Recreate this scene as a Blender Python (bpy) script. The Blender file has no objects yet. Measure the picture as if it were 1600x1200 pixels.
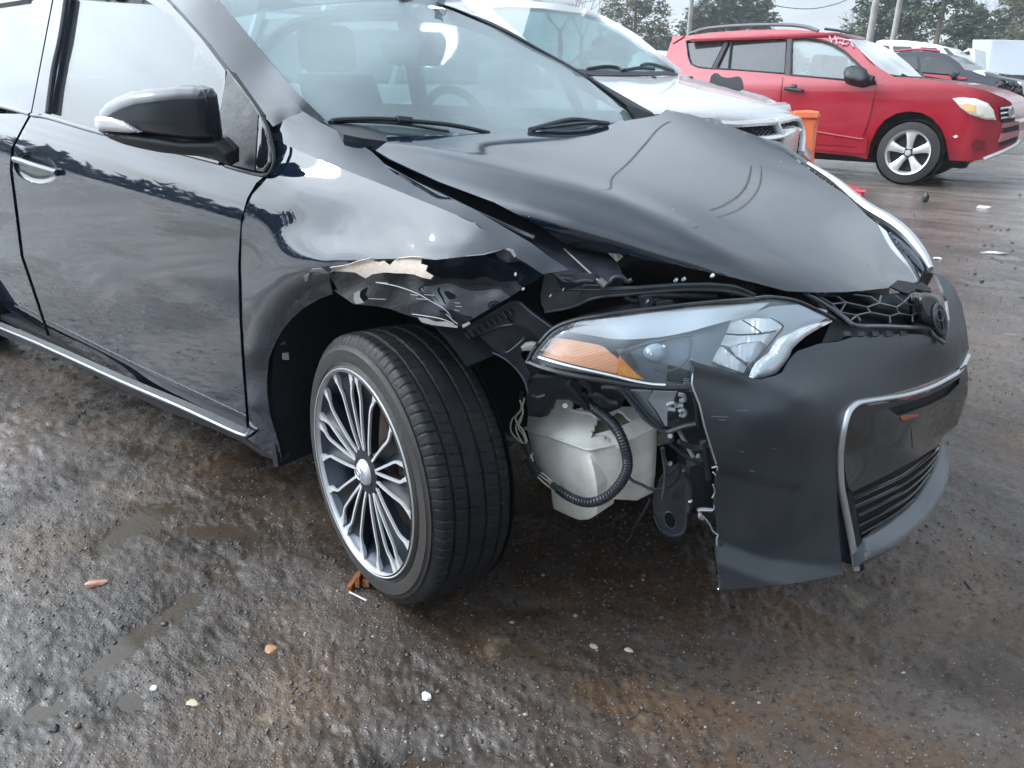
import bpy, bmesh, math, random
import numpy as np
from mathutils import Vector, Matrix, geometry
random.seed(7); np.random.seed(7)
SC = bpy.context.scene; COL = SC.collection
rad = math.radians

# ------------------------------------------------------------------ camera
FPX = 1168.46
YAW, PITCH, ROLL = 2.24428, -0.383363, 0.00735269
CP = np.array([1.15433, -1.79865, 1.09528])
_f = np.array([math.cos(PITCH)*math.cos(YAW), math.cos(PITCH)*math.sin(YAW), math.sin(PITCH)])
_r0 = np.array([math.sin(YAW), -math.cos(YAW), 0.0]); _u0 = np.cross(_r0, _f)
_r = _r0*math.cos(ROLL)+_u0*math.sin(ROLL); _u = -_r0*math.sin(ROLL)+_u0*math.cos(ROLL)
cam = bpy.data.cameras.new('camera'); cam_o = bpy.data.objects.new('camera', cam); COL.objects.link(cam_o)
cam.sensor_width = 36; cam.lens = FPX/1600*36; cam.clip_start = .02; cam.clip_end = 3000
M = Matrix([[_r[i], _u[i], -_f[i], CP[i]] for i in range(3)]+[[0, 0, 0, 1]])
cam_o.matrix_world = M; SC.camera = cam_o

# ------------------------------------------------------------------ light
SUN_EL, SUN_AZ = rad(36), rad(-150)
sdir = Vector((math.cos(SUN_EL)*math.cos(SUN_AZ), math.cos(SUN_EL)*math.sin(SUN_AZ), math.sin(SUN_EL)))
w = bpy.data.worlds.new("World"); SC.world = w; w.use_nodes = True
nt = w.node_tree; nt.nodes.clear(); N = nt.nodes.new; L = nt.links.new
out = N('ShaderNodeOutputWorld'); bg = N('ShaderNodeBackground'); bg.inputs[1].default_value = .1
sky = N('ShaderNodeTexSky'); sky.sky_type = 'NISHITA'; sky.sun_disc = False
sky.sun_elevation = SUN_EL; sky.sun_rotation = math.atan2(sdir.x, sdir.y); sky.air_density = 1.0; sky.dust_density = 2.5
tc = N('ShaderNodeTexCoord'); sx = N('ShaderNodeSeparateXYZ'); L(tc.outputs['Generated'], sx.inputs[0])
def wm(op, a, b=None, c=None, clamp=False):
    n = N('ShaderNodeMath'); n.operation = op; n.use_clamp = clamp
    for i, v in enumerate((a, b, c)):
        if v is None: continue
        if isinstance(v, (int, float)): n.inputs[i].default_value = v
        else: L(v, n.inputs[i])
    return n.outputs[0]
# clouds on a flat layer: direction / (z + .12)
zz = wm('ADD', wm('MAXIMUM', sx.outputs[2], 0.0), .13)
cx = N('ShaderNodeCombineXYZ'); L(wm('DIVIDE', sx.outputs[0], zz), cx.inputs[0]); L(wm('DIVIDE', sx.outputs[1], zz), cx.inputs[1])
n1 = N('ShaderNodeTexNoise'); n1.inputs['Scale'].default_value = 1.1; n1.inputs['Detail'].default_value = 7; n1.inputs['Roughness'].default_value = .55
L(cx.outputs[0], n1.inputs['Vector'])
n2 = N('ShaderNodeTexNoise'); n2.inputs['Scale'].default_value = .5; n2.inputs['Detail'].default_value = 4
L(cx.outputs[0], n2.inputs['Vector'])
cover = wm('MULTIPLY_ADD', n1.outputs[0], 3.0, -.75, True)
cover = wm('MULTIPLY_ADD', cover, .42, .54)
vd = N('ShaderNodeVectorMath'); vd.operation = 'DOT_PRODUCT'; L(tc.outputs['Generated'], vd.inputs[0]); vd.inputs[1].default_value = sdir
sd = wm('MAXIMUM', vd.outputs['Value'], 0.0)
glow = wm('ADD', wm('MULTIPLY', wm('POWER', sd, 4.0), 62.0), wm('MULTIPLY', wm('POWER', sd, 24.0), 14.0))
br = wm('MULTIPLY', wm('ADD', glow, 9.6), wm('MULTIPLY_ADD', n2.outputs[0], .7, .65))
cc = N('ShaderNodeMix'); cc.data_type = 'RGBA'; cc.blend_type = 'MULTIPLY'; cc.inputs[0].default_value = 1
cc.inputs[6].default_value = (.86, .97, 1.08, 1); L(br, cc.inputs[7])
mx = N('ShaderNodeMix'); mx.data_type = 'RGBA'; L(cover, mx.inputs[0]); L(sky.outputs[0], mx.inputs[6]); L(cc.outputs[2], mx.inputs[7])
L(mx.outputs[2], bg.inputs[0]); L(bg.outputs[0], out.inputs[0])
sl = bpy.data.lights.new('sun', 'SUN'); sl.energy = 1.7; sl.angle = rad(4); sl.color = (1, .95, .88)
so = bpy.data.objects.new('sun', sl); COL.objects.link(so); so.rotation_euler = (-sdir).to_track_quat('-Z', 'Y').to_euler()
SC.view_settings.view_transform = 'Standard'; SC.view_settings.look = 'None'
SC.view_settings.exposure = 0.12; SC.view_settings.gamma = 1; SC.view_settings.use_curve_mapping = False

# ------------------------------------------------------------------ geometry of surfaces
HAZE = .0016
def rays(px, py):
    px = np.asarray(px, float); py = np.asarray(py, float)
    return _f + _r*((px-800)/FPX)[..., None] + _u*((600-py)/FPX)[..., None]
AX = {'x': 0, 'y': 1, 'z': 2}
def tat(px, py, c):
    """distance along the optical axis where the sight line meets the plane x|y|z = v"""
    i = AX[c[0]]; v = c[1]
    return (v-CP[i])/rays(px, py)[i]
def at(px, py, c):
    return CP+rays(px, py)*(c if isinstance(c, float) else tat(px, py, c))
def proj(P):
    d = np.asarray(P, float)-CP; z = d@_f
    return 800+FPX*(d@_r)/z, 600-FPX*(d@_u)/z, z
class TPS:
    """smooth car panel through measured points (px,py,constraint) or (x,y,z) points in the car's space"""
    def __init__(s, pts, lam=1e-4):
        X = []; V = []
        for q in pts:
            if len(q) == 3 and isinstance(q[2], tuple): a, b, t = q[0], q[1], tat(q[0], q[1], q[2])
            elif len(q) == 3 and callable(q[2]): a, b = q[0], q[1]; t = float(q[2](np.array([a]), np.array([b]))[0])
            elif len(q) == 4: a, b = q[0], q[1]; t = float(q[2](np.array([a]), np.array([b]))[0])+q[3]
            else: a, b, t = proj(q)
            X.append(((a-800)/400, (b-600)/400)); V.append(1/t)
        X = np.array(X); n = len(X); s.X = X
        K = s.k(X, X)+np.eye(n)*lam; P = np.c_[np.ones(n), X]
        A = np.zeros((n+3, n+3)); A[:n, :n] = K; A[:n, n:] = P; A[n:, :n] = P.T
        s.c = np.linalg.solve(A, np.r_[V, 0, 0, 0])
    def k(s, A, B):
        r2 = ((A[:, None, :]-B[None])**2).sum(-1); return .5*r2*np.log(r2+1e-12)
    def __call__(s, px, py):
        Q = np.stack([(np.asarray(px, float)-800)/400, (np.asarray(py, float)-600)/400], -1)
        return 1/(s.k(Q, s.X)@s.c[:len(s.X)]+s.c[-3]+Q@s.c[-2:])
class POLY:
    """very smooth sheet: least-squares polynomial through measured points"""
    def __init__(s, pts, deg=4):
        A = []; V = []; s.d = deg
        for q in pts:
            if len(q) == 3 and isinstance(q[2], tuple): a, b, t = q[0], q[1], tat(q[0], q[1], q[2])
            else: a, b, t = proj(q)
            A.append(s.b(np.array(a), np.array(b))); V.append(1/t)
        A = np.array(A); n = A.shape[1]; s.c = np.linalg.solve(A.T@A+1e-6*np.eye(n), A.T@np.array(V))
    def b(s, px, py):
        u = (np.asarray(px, float)-1000)/500; v = (np.asarray(py, float)-320)/200
        return np.stack([u**i*v**j for i in range(s.d+1) for j in range(s.d+1-i)], -1)
    def __call__(s, px, py): return 1/(s.b(px, py)@s.c)
class IMP:
    """surface y = g(x, z)"""
    def __init__(s, g, y0=-.86): s.g = g; s.y0 = y0
    def __call__(s, px, py):
        d = rays(px, py); t = (s.y0-CP[1])/d[..., 1]
        for _ in range(25):
            P = CP+d*t[..., None]; t = .5*t+.5*(s.g(P[..., 0], P[..., 2])-CP[1])/d[..., 1]
        return t
def catmull(pts, n=6, closed=False):
    P = [np.array(p, float) for p in pts]; o = []; m = len(P)
    for i in range(m if closed else m-1):
        a = P[(i-1) % m] if (closed or i > 0) else 2*P[0]-P[1]; b = P[i]; c = P[(i+1) % m]
        d = P[(i+2) % m] if (closed or i < m-2) else 2*P[-1]-P[-2]
        for k in range(n):
            t = k/n; o.append(.5*((2*b)+(-a+c)*t+(2*a-5*b+4*c-d)*t*t+(-a+3*b-3*c+d)*t**3))
    if not closed: o.append(P[-1])
    return o
def inside(poly, X, Y):
    c = np.zeros(X.shape, bool); n = len(poly)
    for i in range(n):
        x1, y1 = poly[i]; x2, y2 = poly[(i+1) % n]
        if y1 == y2: continue
        m = ((y1 > Y) != (y2 > Y)) & (X < (x2-x1)*(Y-y1)/(y2-y1)+x1); c ^= m
    return c
def dist(poly, X, Y):
    D = np.full(X.shape, 1e9); n = len(poly)
    for i in range(n):
        a = np.array(poly[i]); b = np.array(poly[(i+1) % n]); ab = b-a; l = ab@ab+1e-12
        t = np.clip(((X-a[0])*ab[0]+(Y-a[1])*ab[1])/l, 0, 1)
        D = np.minimum(D, np.hypot(X-a[0]-t*ab[0], Y-a[1]-t*ab[1]))
    return D
def densify(poly, s):
    o = []
    for i in range(len(poly)):
        a = np.array(poly[i], float); b = np.array(poly[(i+1) % len(poly)], float)
        n = max(1, int(math.ceil(np.hypot(*(b-a))/s)))
        for k in range(n): o.append(tuple(a+(b-a)*k/n))
    return o
def panel(outl, surf, step=8, th=.004, holes=(), bulge=None, disp=None, smooth=False, back=None, off=0.):
    """sheet of real thickness over an outline; surf gives its place in space, th how thick it is
    (back=('y',v): the far side lies in that plane instead)"""
    if smooth: outl = [tuple(p) for p in catmull(outl, 4, True)]
    loops = [densify(outl, step)]+[densify(h, step) for h in holes]
    V = []; E = []
    for lp in loops:
        b = len(V); V += lp; E += [(b+i, b+(i+1) % len(lp)) for i in range(len(lp))]
    nb = len(V); A = np.array(loops[0])
    gx = np.arange(A[:, 0].min(), A[:, 0].max(), step); gy = np.arange(A[:, 1].min(), A[:, 1].max(), step)
    X, Y = np.meshgrid(gx, gy); X = X.ravel(); Y = Y.ravel()
    if len(X):
        m = inside(loops[0], X, Y)
        for h in loops[1:]: m &= ~inside(h, X, Y)
        X = X[m]; Y = Y[m]
        for lp in loops:
            if len(X): m = dist(lp, X, Y) > step*.45; X = X[m]; Y = Y[m]
        V += list(zip(X.tolist(), Y.tolist()))
    r = geometry.delaunay_2d_cdt([Vector(v) for v in V], E, [], 0, 1e-6)
    vv = np.array([tuple(v) for v in r[0]]); F = np.array([f for f in r[2] if len(f) == 3])
    c = vv[F].mean(1); m = inside(loops[0], c[:, 0], c[:, 1])
    for h in loops[1:]: m &= ~inside(h, c[:, 0], c[:, 1])
    F = F[m]; px, py = vv[:, 0], vv[:, 1]
    t = surf(px, py)+off
    if bulge:
        D = np.full(px.shape, 1e9)
        for lp in loops: D = np.minimum(D, dist(lp, px, py))
        q = 1-np.minimum(D/bulge[0], 1); t = t-bulge[1]*np.sqrt(np.maximum(0, 1-q*q))
    if disp is not None: t = t+disp(px, py)
    P = CP+rays(px, py)*t[:, None]
    # face the camera
    def fn(P, F): return np.cross(P[F[:, 1]]-P[F[:, 0]], P[F[:, 2]]-P[F[:, 0]])
    nn = fn(P, F); fl = (nn*(CP-P[F].mean(1))).sum(1) < 0; F[fl] = F[fl][:, ::-1]; nn = fn(P, F)
    vn = np.zeros_like(P)
    for k in range(3): np.add.at(vn, F[:, k], nn)
    vn /= np.linalg.norm(vn, axis=1)[:, None]+1e-12
    if back is None:
        mn = nn.sum(0); mn = mn/np.linalg.norm(mn); Bk = P-(mn if (bulge or th > .012) else vn)*th
    else:
        Bk = P.copy(); Bk[:, AX[back[0]]] = back[1]
    n = len(P); e = {}
    for a, b, c in F.tolist():
        for u, v in ((a, b), (b, c), (c, a)): e[(u, v)] = 1
    bd = [(u, v) for u, v in e if (v, u) not in e]
    verts = [P, Bk]; faces = F.tolist()+[(b+n, a+n, c+n) for a, b, c in F.tolist()]
    k = 2*n
    for u, v in bd:
        verts.append(np.array([P[u], P[v], Bk[v], Bk[u]])); faces.append((k+1, k, k+3, k+2)); k += 4
    return np.concatenate(verts), faces
def coll(name):
    return name
SPLIT = set('rear_view_mirror windshield_pillar spoke_foot tape_wrap wire_bundle loose_wire paint_chip hose fastener scratch torn_edge bolt fog_bulb hanging_cable scuff reflector_edge bezel_rib duct door_pillar bumper_slot bumper_bar grille_bar chalk_mark roof_rail window_trim wiper splash_guard seat fog_frame bracket_rim hood_seal window_moulding lamp_rim liner_clip bulb_filament tow_hook fuse_case seal_strip door_handle bracket_lip inner_body engine_bay emblem'.split())
def mk(name, geos, mat, parent=None, smooth=True, kind=None):
    if isinstance(geos, list) and len(geos) > 1 and name in SPLIT:
        return [mk(name, [g], mat, parent, smooth, kind) for g in geos][0]
    if isinstance(geos, tuple): geos = [geos]
    V = np.concatenate([np.asarray(g[0], float).reshape(-1, 3) for g in geos]); F = []; k = 0
    for g in geos:
        F += [tuple(i+k for i in f) for f in g[1]]; k += len(g[0])
    me = bpy.data.meshes.new(name); me.from_pydata(V.tolist(), [], F); me.update()
    if smooth:
        me.polygons.foreach_set('use_smooth', [True]*len(me.polygons))
        try: me.set_sharp_from_angle(angle=rad(42))
        except Exception: pass
    o = bpy.data.objects.new(name, me); COL.objects.link(o)
    for m in (mat if isinstance(mat, (list, tuple)) else [mat]): me.materials.append(m)
    if parent is not None: o.parent = parent; o.matrix_parent_inverse = PI(parent)
    if kind: o['kind'] = kind
    return o
def PI(p):
    m = p.matrix_basis.copy(); q = p.parent; inv = p.matrix_parent_inverse.copy(); mw = inv @ m
    while q is not None: mw = (q.matrix_parent_inverse @ q.matrix_basis) @ mw; q = q.parent
    return mw.inverted()
def thing(name, label, cat, loc=(0, 0, 0), rz=0, group=None):
    o = bpy.data.objects.new(name, None); COL.objects.link(o); o.location = loc; o.rotation_euler = (0, 0, rz); o.empty_display_size = .1
    o['label'] = label; o['category'] = cat
    if group: o['group'] = group
    return o
def tag(o, label, cat, group=None):
    o['label'] = label; o['category'] = cat
    if group: o['group'] = group
    return o
def tube(pts, r, n=8, sm=5, closed=False, flat=1.0, rf=None, capped=True, up=None):
    """round or flat bar through 3-D points"""
    P = catmull(pts, sm, closed) if sm > 1 else [np.array(p, float) for p in pts]
    P = np.array(P); m = len(P); V = []; F = []
    T = np.gradient(P, axis=0) if not closed else (np.roll(P, -1, 0)-np.roll(P, 1, 0))
    T /= np.linalg.norm(T, axis=1)[:, None]+1e-12
    ref = np.array(up if up is not None else (0, 0, 1.0)); a = np.cross(T[0], ref)
    if np.linalg.norm(a) < .1: a = np.cross(T[0], (1, 0, 0.))
    a /= np.linalg.norm(a)
    for i in range(m):
        if up is None: a = a-T[i]*(a@T[i])
        else: a = np.cross(T[i], ref)
        a /= np.linalg.norm(a)+1e-12; b = np.cross(T[i], a)
        rr = r if rf is None else rf(i/(m-1) if m > 1 else 0, i)
        for k in range(n):
            q = 2*math.pi*k/n; V.append(P[i]+a*math.cos(q)*rr+b*math.sin(q)*rr*flat)
    for i in range(m if closed else m-1):
        j = (i+1) % m
        for k in range(n):
            l = (k+1) % n; F.append((i*n+k, i*n+l, j*n+l, j*n+k))
    if capped and not closed: F.append(tuple(range(n))[::-1]); F.append(tuple((m-1)*n+k for k in range(n)))
    return np.array(V), F
def pxtube(pts, r, surf=None, off=-.002, **k):
    """tube along measured points; each (px,py[,constraint]) or on a surface"""
    Q = []
    for q in pts:
        if surf is not None: t = float(surf(np.array([q[0]]), np.array([q[1]]))[0])+off
        else: t = tat(q[0], q[1], q[2])
        Q.append(at(q[0], q[1], float(t)))
    return tube(Q, r, **k)
def box(x0, x1, y0, y1, z0, z1, bev=0.):
    bm = bmesh.new(); bmesh.ops.create_cube(bm, size=1)
    for v in bm.verts: v.co = Vector(((x0+x1)/2+v.co.x*(x1-x0), (y0+y1)/2+v.co.y*(y1-y0), (z0+z1)/2+v.co.z*(z1-z0)))
    if bev: bmesh.ops.bevel(bm, geom=bm.edges[:], offset=bev, segments=2, profile=.5, affect='EDGES')
    return bmgeo(bm)
def bmgeo(bm):
    bm.verts.index_update(); g = (np.array([tuple(v.co) for v in bm.verts]), [tuple(v.index for v in f.verts) for f in bm.faces]); bm.free(); return g
def grid(fn, nu, nv, closeu=False):
    V = [fn(i/nu, j/nv) for i in range(nu+1) for j in range(nv+1)]
    F = [(i*(nv+1)+j, (i+1)*(nv+1)+j, (i+1)*(nv+1)+j+1, i*(nv+1)+j+1) for i in range(nu) for j in range(nv)]
    return np.array(V), F
def lathe(prof, n=48, flip=False):
    """profile of (radius, axial) round the local Y axis; outward is -Y"""
    V = []; F = []
    m = len(prof)
    for i in range(n):
        a = 2*math.pi*i/n
        for r, y in prof: V.append((r*math.cos(a), -y, r*math.sin(a)))
    for i in range(n):
        j = (i+1) % n
        for k in range(m-1): F.append((i*m+k, i*m+k+1, j*m+k+1, j*m+k))
    return np.array(V), F
def xf(g, Mx):
    V = np.c_[g[0], np.ones(len(g[0]))]@np.array(Mx).T; return V[:, :3], g[1]

# ------------------------------------------------------------------ materials
def mat(name, col, rough=.5, metal=0., ior=1.5, coat=0., spec=None, noise=None, bump=None, emis=None, alpha=None):
    """noise=(scale, colour2, lo, hi[, rough2]); bump=(scale, strength, detail)"""
    m = bpy.data.materials.new(name); m.use_nodes = True; t = m.node_tree; b = t.nodes['Principled BSDF']
    c4 = tuple(col)+(1,); b.inputs['Base Color'].default_value = c4; b.inputs['Roughness'].default_value = rough
    b.inputs['Metallic'].default_value = metal; b.inputs['IOR'].default_value = ior
    if coat: b.inputs['Coat Weight'].default_value = coat; b.inputs['Coat Roughness'].default_value = .03
    tcn = t.nodes.new('ShaderNodeTexCoord')
    if noise:
        nz = t.nodes.new('ShaderNodeTexNoise'); nz.inputs['Scale'].default_value = noise[0]; nz.inputs['Detail'].default_value = 8; nz.inputs['Roughness'].default_value = .62
        t.links.new(tcn.outputs['Object'], nz.inputs['Vector'])
        mr = t.nodes.new('ShaderNodeMapRange'); mr.inputs[1].default_value = noise[2]; mr.inputs[2].default_value = noise[3]; t.links.new(nz.outputs[0], mr.inputs[0])
        mi = t.nodes.new('ShaderNodeMix'); mi.data_type = 'RGBA'; mi.inputs[6].default_value = c4; mi.inputs[7].default_value = tuple(noise[1])+(1,)
        t.links.new(mr.outputs[0], mi.inputs[0]); t.links.new(mi.outputs[2], b.inputs['Base Color'])
        if len(noise) > 4:
            m2 = t.nodes.new('ShaderNodeMapRange'); m2.inputs[3].default_value = rough; m2.inputs[4].default_value = noise[4]
            t.links.new(mr.outputs[0], m2.inputs[0]); t.links.new(m2.outputs[0], b.inputs['Roughness'])
    if bump:
        nb = t.nodes.new('ShaderNodeTexNoise'); nb.inputs['Scale'].default_value = bump[0]; nb.inputs['Detail'].default_value = bump[2] if len(bump) > 2 else 5
        t.links.new(tcn.outputs['Object'], nb.inputs['Vector']); bp = t.nodes.new('ShaderNodeBump'); bp.inputs['Strength'].default_value = bump[1]; bp.inputs['Distance'].default_value = .01
        t.links.new(nb.outputs[0], bp.inputs['Height']); t.links.new(bp.outputs[0], b.inputs['Normal'])
    if emis: b.inputs['Emission Color'].default_value = tuple(emis[:3])+(1,); b.inputs['Emission Strength'].default_value = emis[3]
    return m
def glass(name, tint, ior=1.5, rough=.0, surface_film=0., surface_film_col=(.6, .62, .62), see=1.0):
    """thin pane: clear with a Fresnel reflection and a dusty film (on the windshield partly painted sky reflection)"""
    m = bpy.data.materials.new(name); m.use_nodes = True; t = m.node_tree; t.nodes.clear(); n = t.nodes.new; l = t.links.new
    o = n('ShaderNodeOutputMaterial'); tr = n('ShaderNodeBsdfTransparent'); tr.inputs[0].default_value = tuple(c*see for c in tint)+(1,)
    gl = n('ShaderNodeBsdfGlossy'); gl.inputs['Roughness'].default_value = rough; gl.inputs[0].default_value = (1, 1, 1, 1)
    fr = n('ShaderNodeFresnel'); gm = n('ShaderNodeNewGeometry'); mf = n('ShaderNodeMix'); mf.inputs[2].default_value = ior; mf.inputs[3].default_value = 1/ior; l(gm.outputs['Backfacing'], mf.inputs[0]); l(mf.outputs[0], fr.inputs[0]); mxn = n('ShaderNodeMixShader'); l(fr.outputs[0], mxn.inputs[0]); l(tr.outputs[0], mxn.inputs[1]); l(gl.outputs[0], mxn.inputs[2])
    if surface_film:
        df = n('ShaderNodeBsdfDiffuse'); df.inputs[0].default_value = tuple(surface_film_col)+(1,)
        nz = n('ShaderNodeTexNoise'); nz.inputs['Scale'].default_value = 3; nz.inputs['Detail'].default_value = 6; tcn = n('ShaderNodeTexCoord'); l(tcn.outputs['Object'], nz.inputs['Vector'])
        mr = n('ShaderNodeMapRange'); mr.inputs[1].default_value = .3; mr.inputs[2].default_value = .7; mr.inputs[3].default_value = surface_film*.7; mr.inputs[4].default_value = surface_film*1.3; l(nz.outputs[0], mr.inputs[0])
        m2 = n('ShaderNodeMixShader'); l(mr.outputs[0], m2.inputs[0]); l(mxn.outputs[0], m2.inputs[1]); l(df.outputs[0], m2.inputs[2]); l(m2.outputs[0], o.inputs[0])
    else: l(mxn.outputs[0], o.inputs[0])
    return m
def paint(name, col, ior, rough, dirt=None):
    """dark lacquer: pigment under a clear coat, with a little road film"""
    m = bpy.data.materials.new(name); m.use_nodes = True; t = m.node_tree; t.nodes.clear(); n = t.nodes.new; l = t.links.new
    o = n('ShaderNodeOutputMaterial'); df = n('ShaderNodeBsdfDiffuse'); gl = n('ShaderNodeBsdfGlossy'); gl.inputs[0].default_value = (1, 1, 1, 1)
    fr = n('ShaderNodeFresnel'); gm = n('ShaderNodeNewGeometry'); mf = n('ShaderNodeMix'); mf.inputs[2].default_value = ior; mf.inputs[3].default_value = 1/ior; l(gm.outputs['Backfacing'], mf.inputs[0]); l(mf.outputs[0], fr.inputs[0])
    tcn = n('ShaderNodeTexCoord'); nz = n('ShaderNodeTexNoise'); nz.inputs['Scale'].default_value = 5; nz.inputs['Detail'].default_value = 9; nz.inputs['Roughness'].default_value = .65; l(tcn.outputs['Object'], nz.inputs['Vector'])
    mr = n('ShaderNodeMapRange'); mr.inputs[1].default_value = .42; mr.inputs[2].default_value = .80; l(nz.outputs[0], mr.inputs[0])
    mi = n('ShaderNodeMix'); mi.data_type = 'RGBA'; mi.inputs[6].default_value = tuple(col)+(1,); mi.inputs[7].default_value = tuple(dirt or col)+(1,); l(mr.outputs[0], mi.inputs[0]); l(mi.outputs[2], df.inputs[0])
    m2 = n('ShaderNodeMapRange'); m2.inputs[3].default_value = rough; m2.inputs[4].default_value = rough*1.8+.005; l(mr.outputs[0], m2.inputs[0]); l(m2.outputs[0], gl.inputs['Roughness'])
    mxn = n('ShaderNodeMixShader'); l(fr.outputs[0], mxn.inputs[0]); l(df.outputs[0], mxn.inputs[1]); l(gl.outputs[0], mxn.inputs[2]); l(mxn.outputs[0], o.inputs[0])
    return m
m_paint = paint('black_paint', (.003, .009, .020), 1.70, .02, (.010, .016, .026)); m_paint0 = mat('black_paint', (.009, .012, .017), .025, ior=1.75, coat=.35, noise=(6, (.022, .026, .032), .45, .8, .07))
m_cap = paint('mirror_cap_black', (.010, .014, .022), 1.6, .14, (.014, .02, .03))
m_hood = paint('black_paint_hood', (.004, .011, .024), 2.0, .035, (.010, .018, .030))
m_bump = mat('bumper_plastic', (.020, .028, .038), .34, ior=1.6, noise=(7, (.042, .047, .053), .45, .75, .5), bump=(60, .03))
m_blk = mat('black_plastic', (.010, .014, .021), .45, noise=(30, (.022, .026, .034), .4, .7, .6), bump=(80, .1))
m_void = mat('dark_cavity', (.004, .007, .012), .7, bump=(30, .3))
m_gloss = mat('gloss_black_plastic', (.008, .010, .013), .06, ior=1.6, noise=(20, (.03, .03, .03), .5, .8, .2))
m_chrome = mat('chrome', (.80, .82, .85), .10, 1., noise=(40, (.5, .52, .55), .5, .75, .3))
m_satin = mat('satin_silver', (.62, .65, .68), .28, .85)
m_rubber = mat('tyre_rubber', (.007, .009, .012), .55, ior=1.4, noise=(14, (.016, .016, .016), .4, .7, .7), bump=(150, .15))
m_wall = mat('tyre_sidewall', (.015, .015, .016), .55, noise=(5, (.036, .030, .026), .4, .68, .8), bump=(90, .2))
# ------------------------------------------------------------------ ground
rs = np.random.RandomState(3)
_tab = rs.rand(256, 256)
def vnoise(x, y, s):
    x = x*s+37.3; y = y*s+11.7; xi = np.floor(x).astype(int); yi = np.floor(y).astype(int); fx = x-xi; fy = y-yi
    fx = fx*fx*fx*(fx*(fx*6-15)+10); fy = fy*fy*fy*(fy*(fy*6-15)+10)
    g = lambda a, b: _tab[a & 255, b & 255]
    return (g(xi, yi)*(1-fx)+g(xi+1, yi)*fx)*(1-fy)+(g(xi, yi+1)*(1-fx)+g(xi+1, yi+1)*fx)*fy-.5
def pit(x, y, c, a, b, ang, d):
    dx = x-c[0]; dy = y-c[1]; u = dx*math.cos(ang)+dy*math.sin(ang); v = -dx*math.sin(ang)+dy*math.cos(ang)
    return -d*np.exp(-((u/a)**2+(v/b)**2))
def g2(px, py):
    P = at(px, py, ('z', 0.)); return P[0], P[1]
PITS = [(g2(120, 745), .22, .07, 2.0, .020), (g2(190, 830), .20, .06, 1.9, .018), (g2(260, 960), .22, .05, 1.8, .018), (g2(330, 1010), .1, .04, 1.9, .012),
        (g2(360, 830), .20, .10, .6, .017), (g2(230, 700), .10, .05, .3, .012), (g2(650, 1190), .10, .05, .6, .022), (g2(835, 945), .07, .045, .6, .018), (g2(30, 1130), .12, .14, .6, .012),
        (g2(200, 1090), .05, .04, .6, .012), (g2(560, 955), .06, .04, .6, .016), (g2(920, 1190), .16, .07, .4, .014), (g2(1550, 440), .5, .2, .2, .02), (g2(1570, 400), .4, .15, .2, .016),
        (g2(1240, 265), .6, .3, .1, .02), (g2(1540, 280), .7, .3, .1, .02), (g2(1480, 610), .08, .05, 1.2, .012), (g2(20, 590), .3, .2, .3, .02), (g2(1570, 840), .07, .1, 1.2, .012)]
def gz(x, y):
    r = np.hypot(x, y); f = 1/(1+(r/30)**2)
    h = .012*vnoise(x, y, .7)+.007*vnoise(x, y, 2.1)+.004*vnoise(x+3, y, 6)+.0035*vnoise(x, y+5, 15)+.0045*vnoise(x, y, 38)+.0035*vnoise(x, y, 95)
    u = x*.8+y*.6; v = -x*.6+y*.8
    h = h+.005*vnoise(u*.35, v, 8)+.004*vnoise(u*.3, v+9, 19)
    for c, a, b, an, d in PITS: h = h+pit(x, y, c, a, b, an, d*.62)
    # packed level patch where the near wheel stands
    wq = np.exp(-(((x-.03)/.25)**2+((y+.8)/.25)**2)); h = h*(1-.8*wq)+.016*wq
    return h*np.maximum(f, .3)
WATER = -.0135
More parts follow.
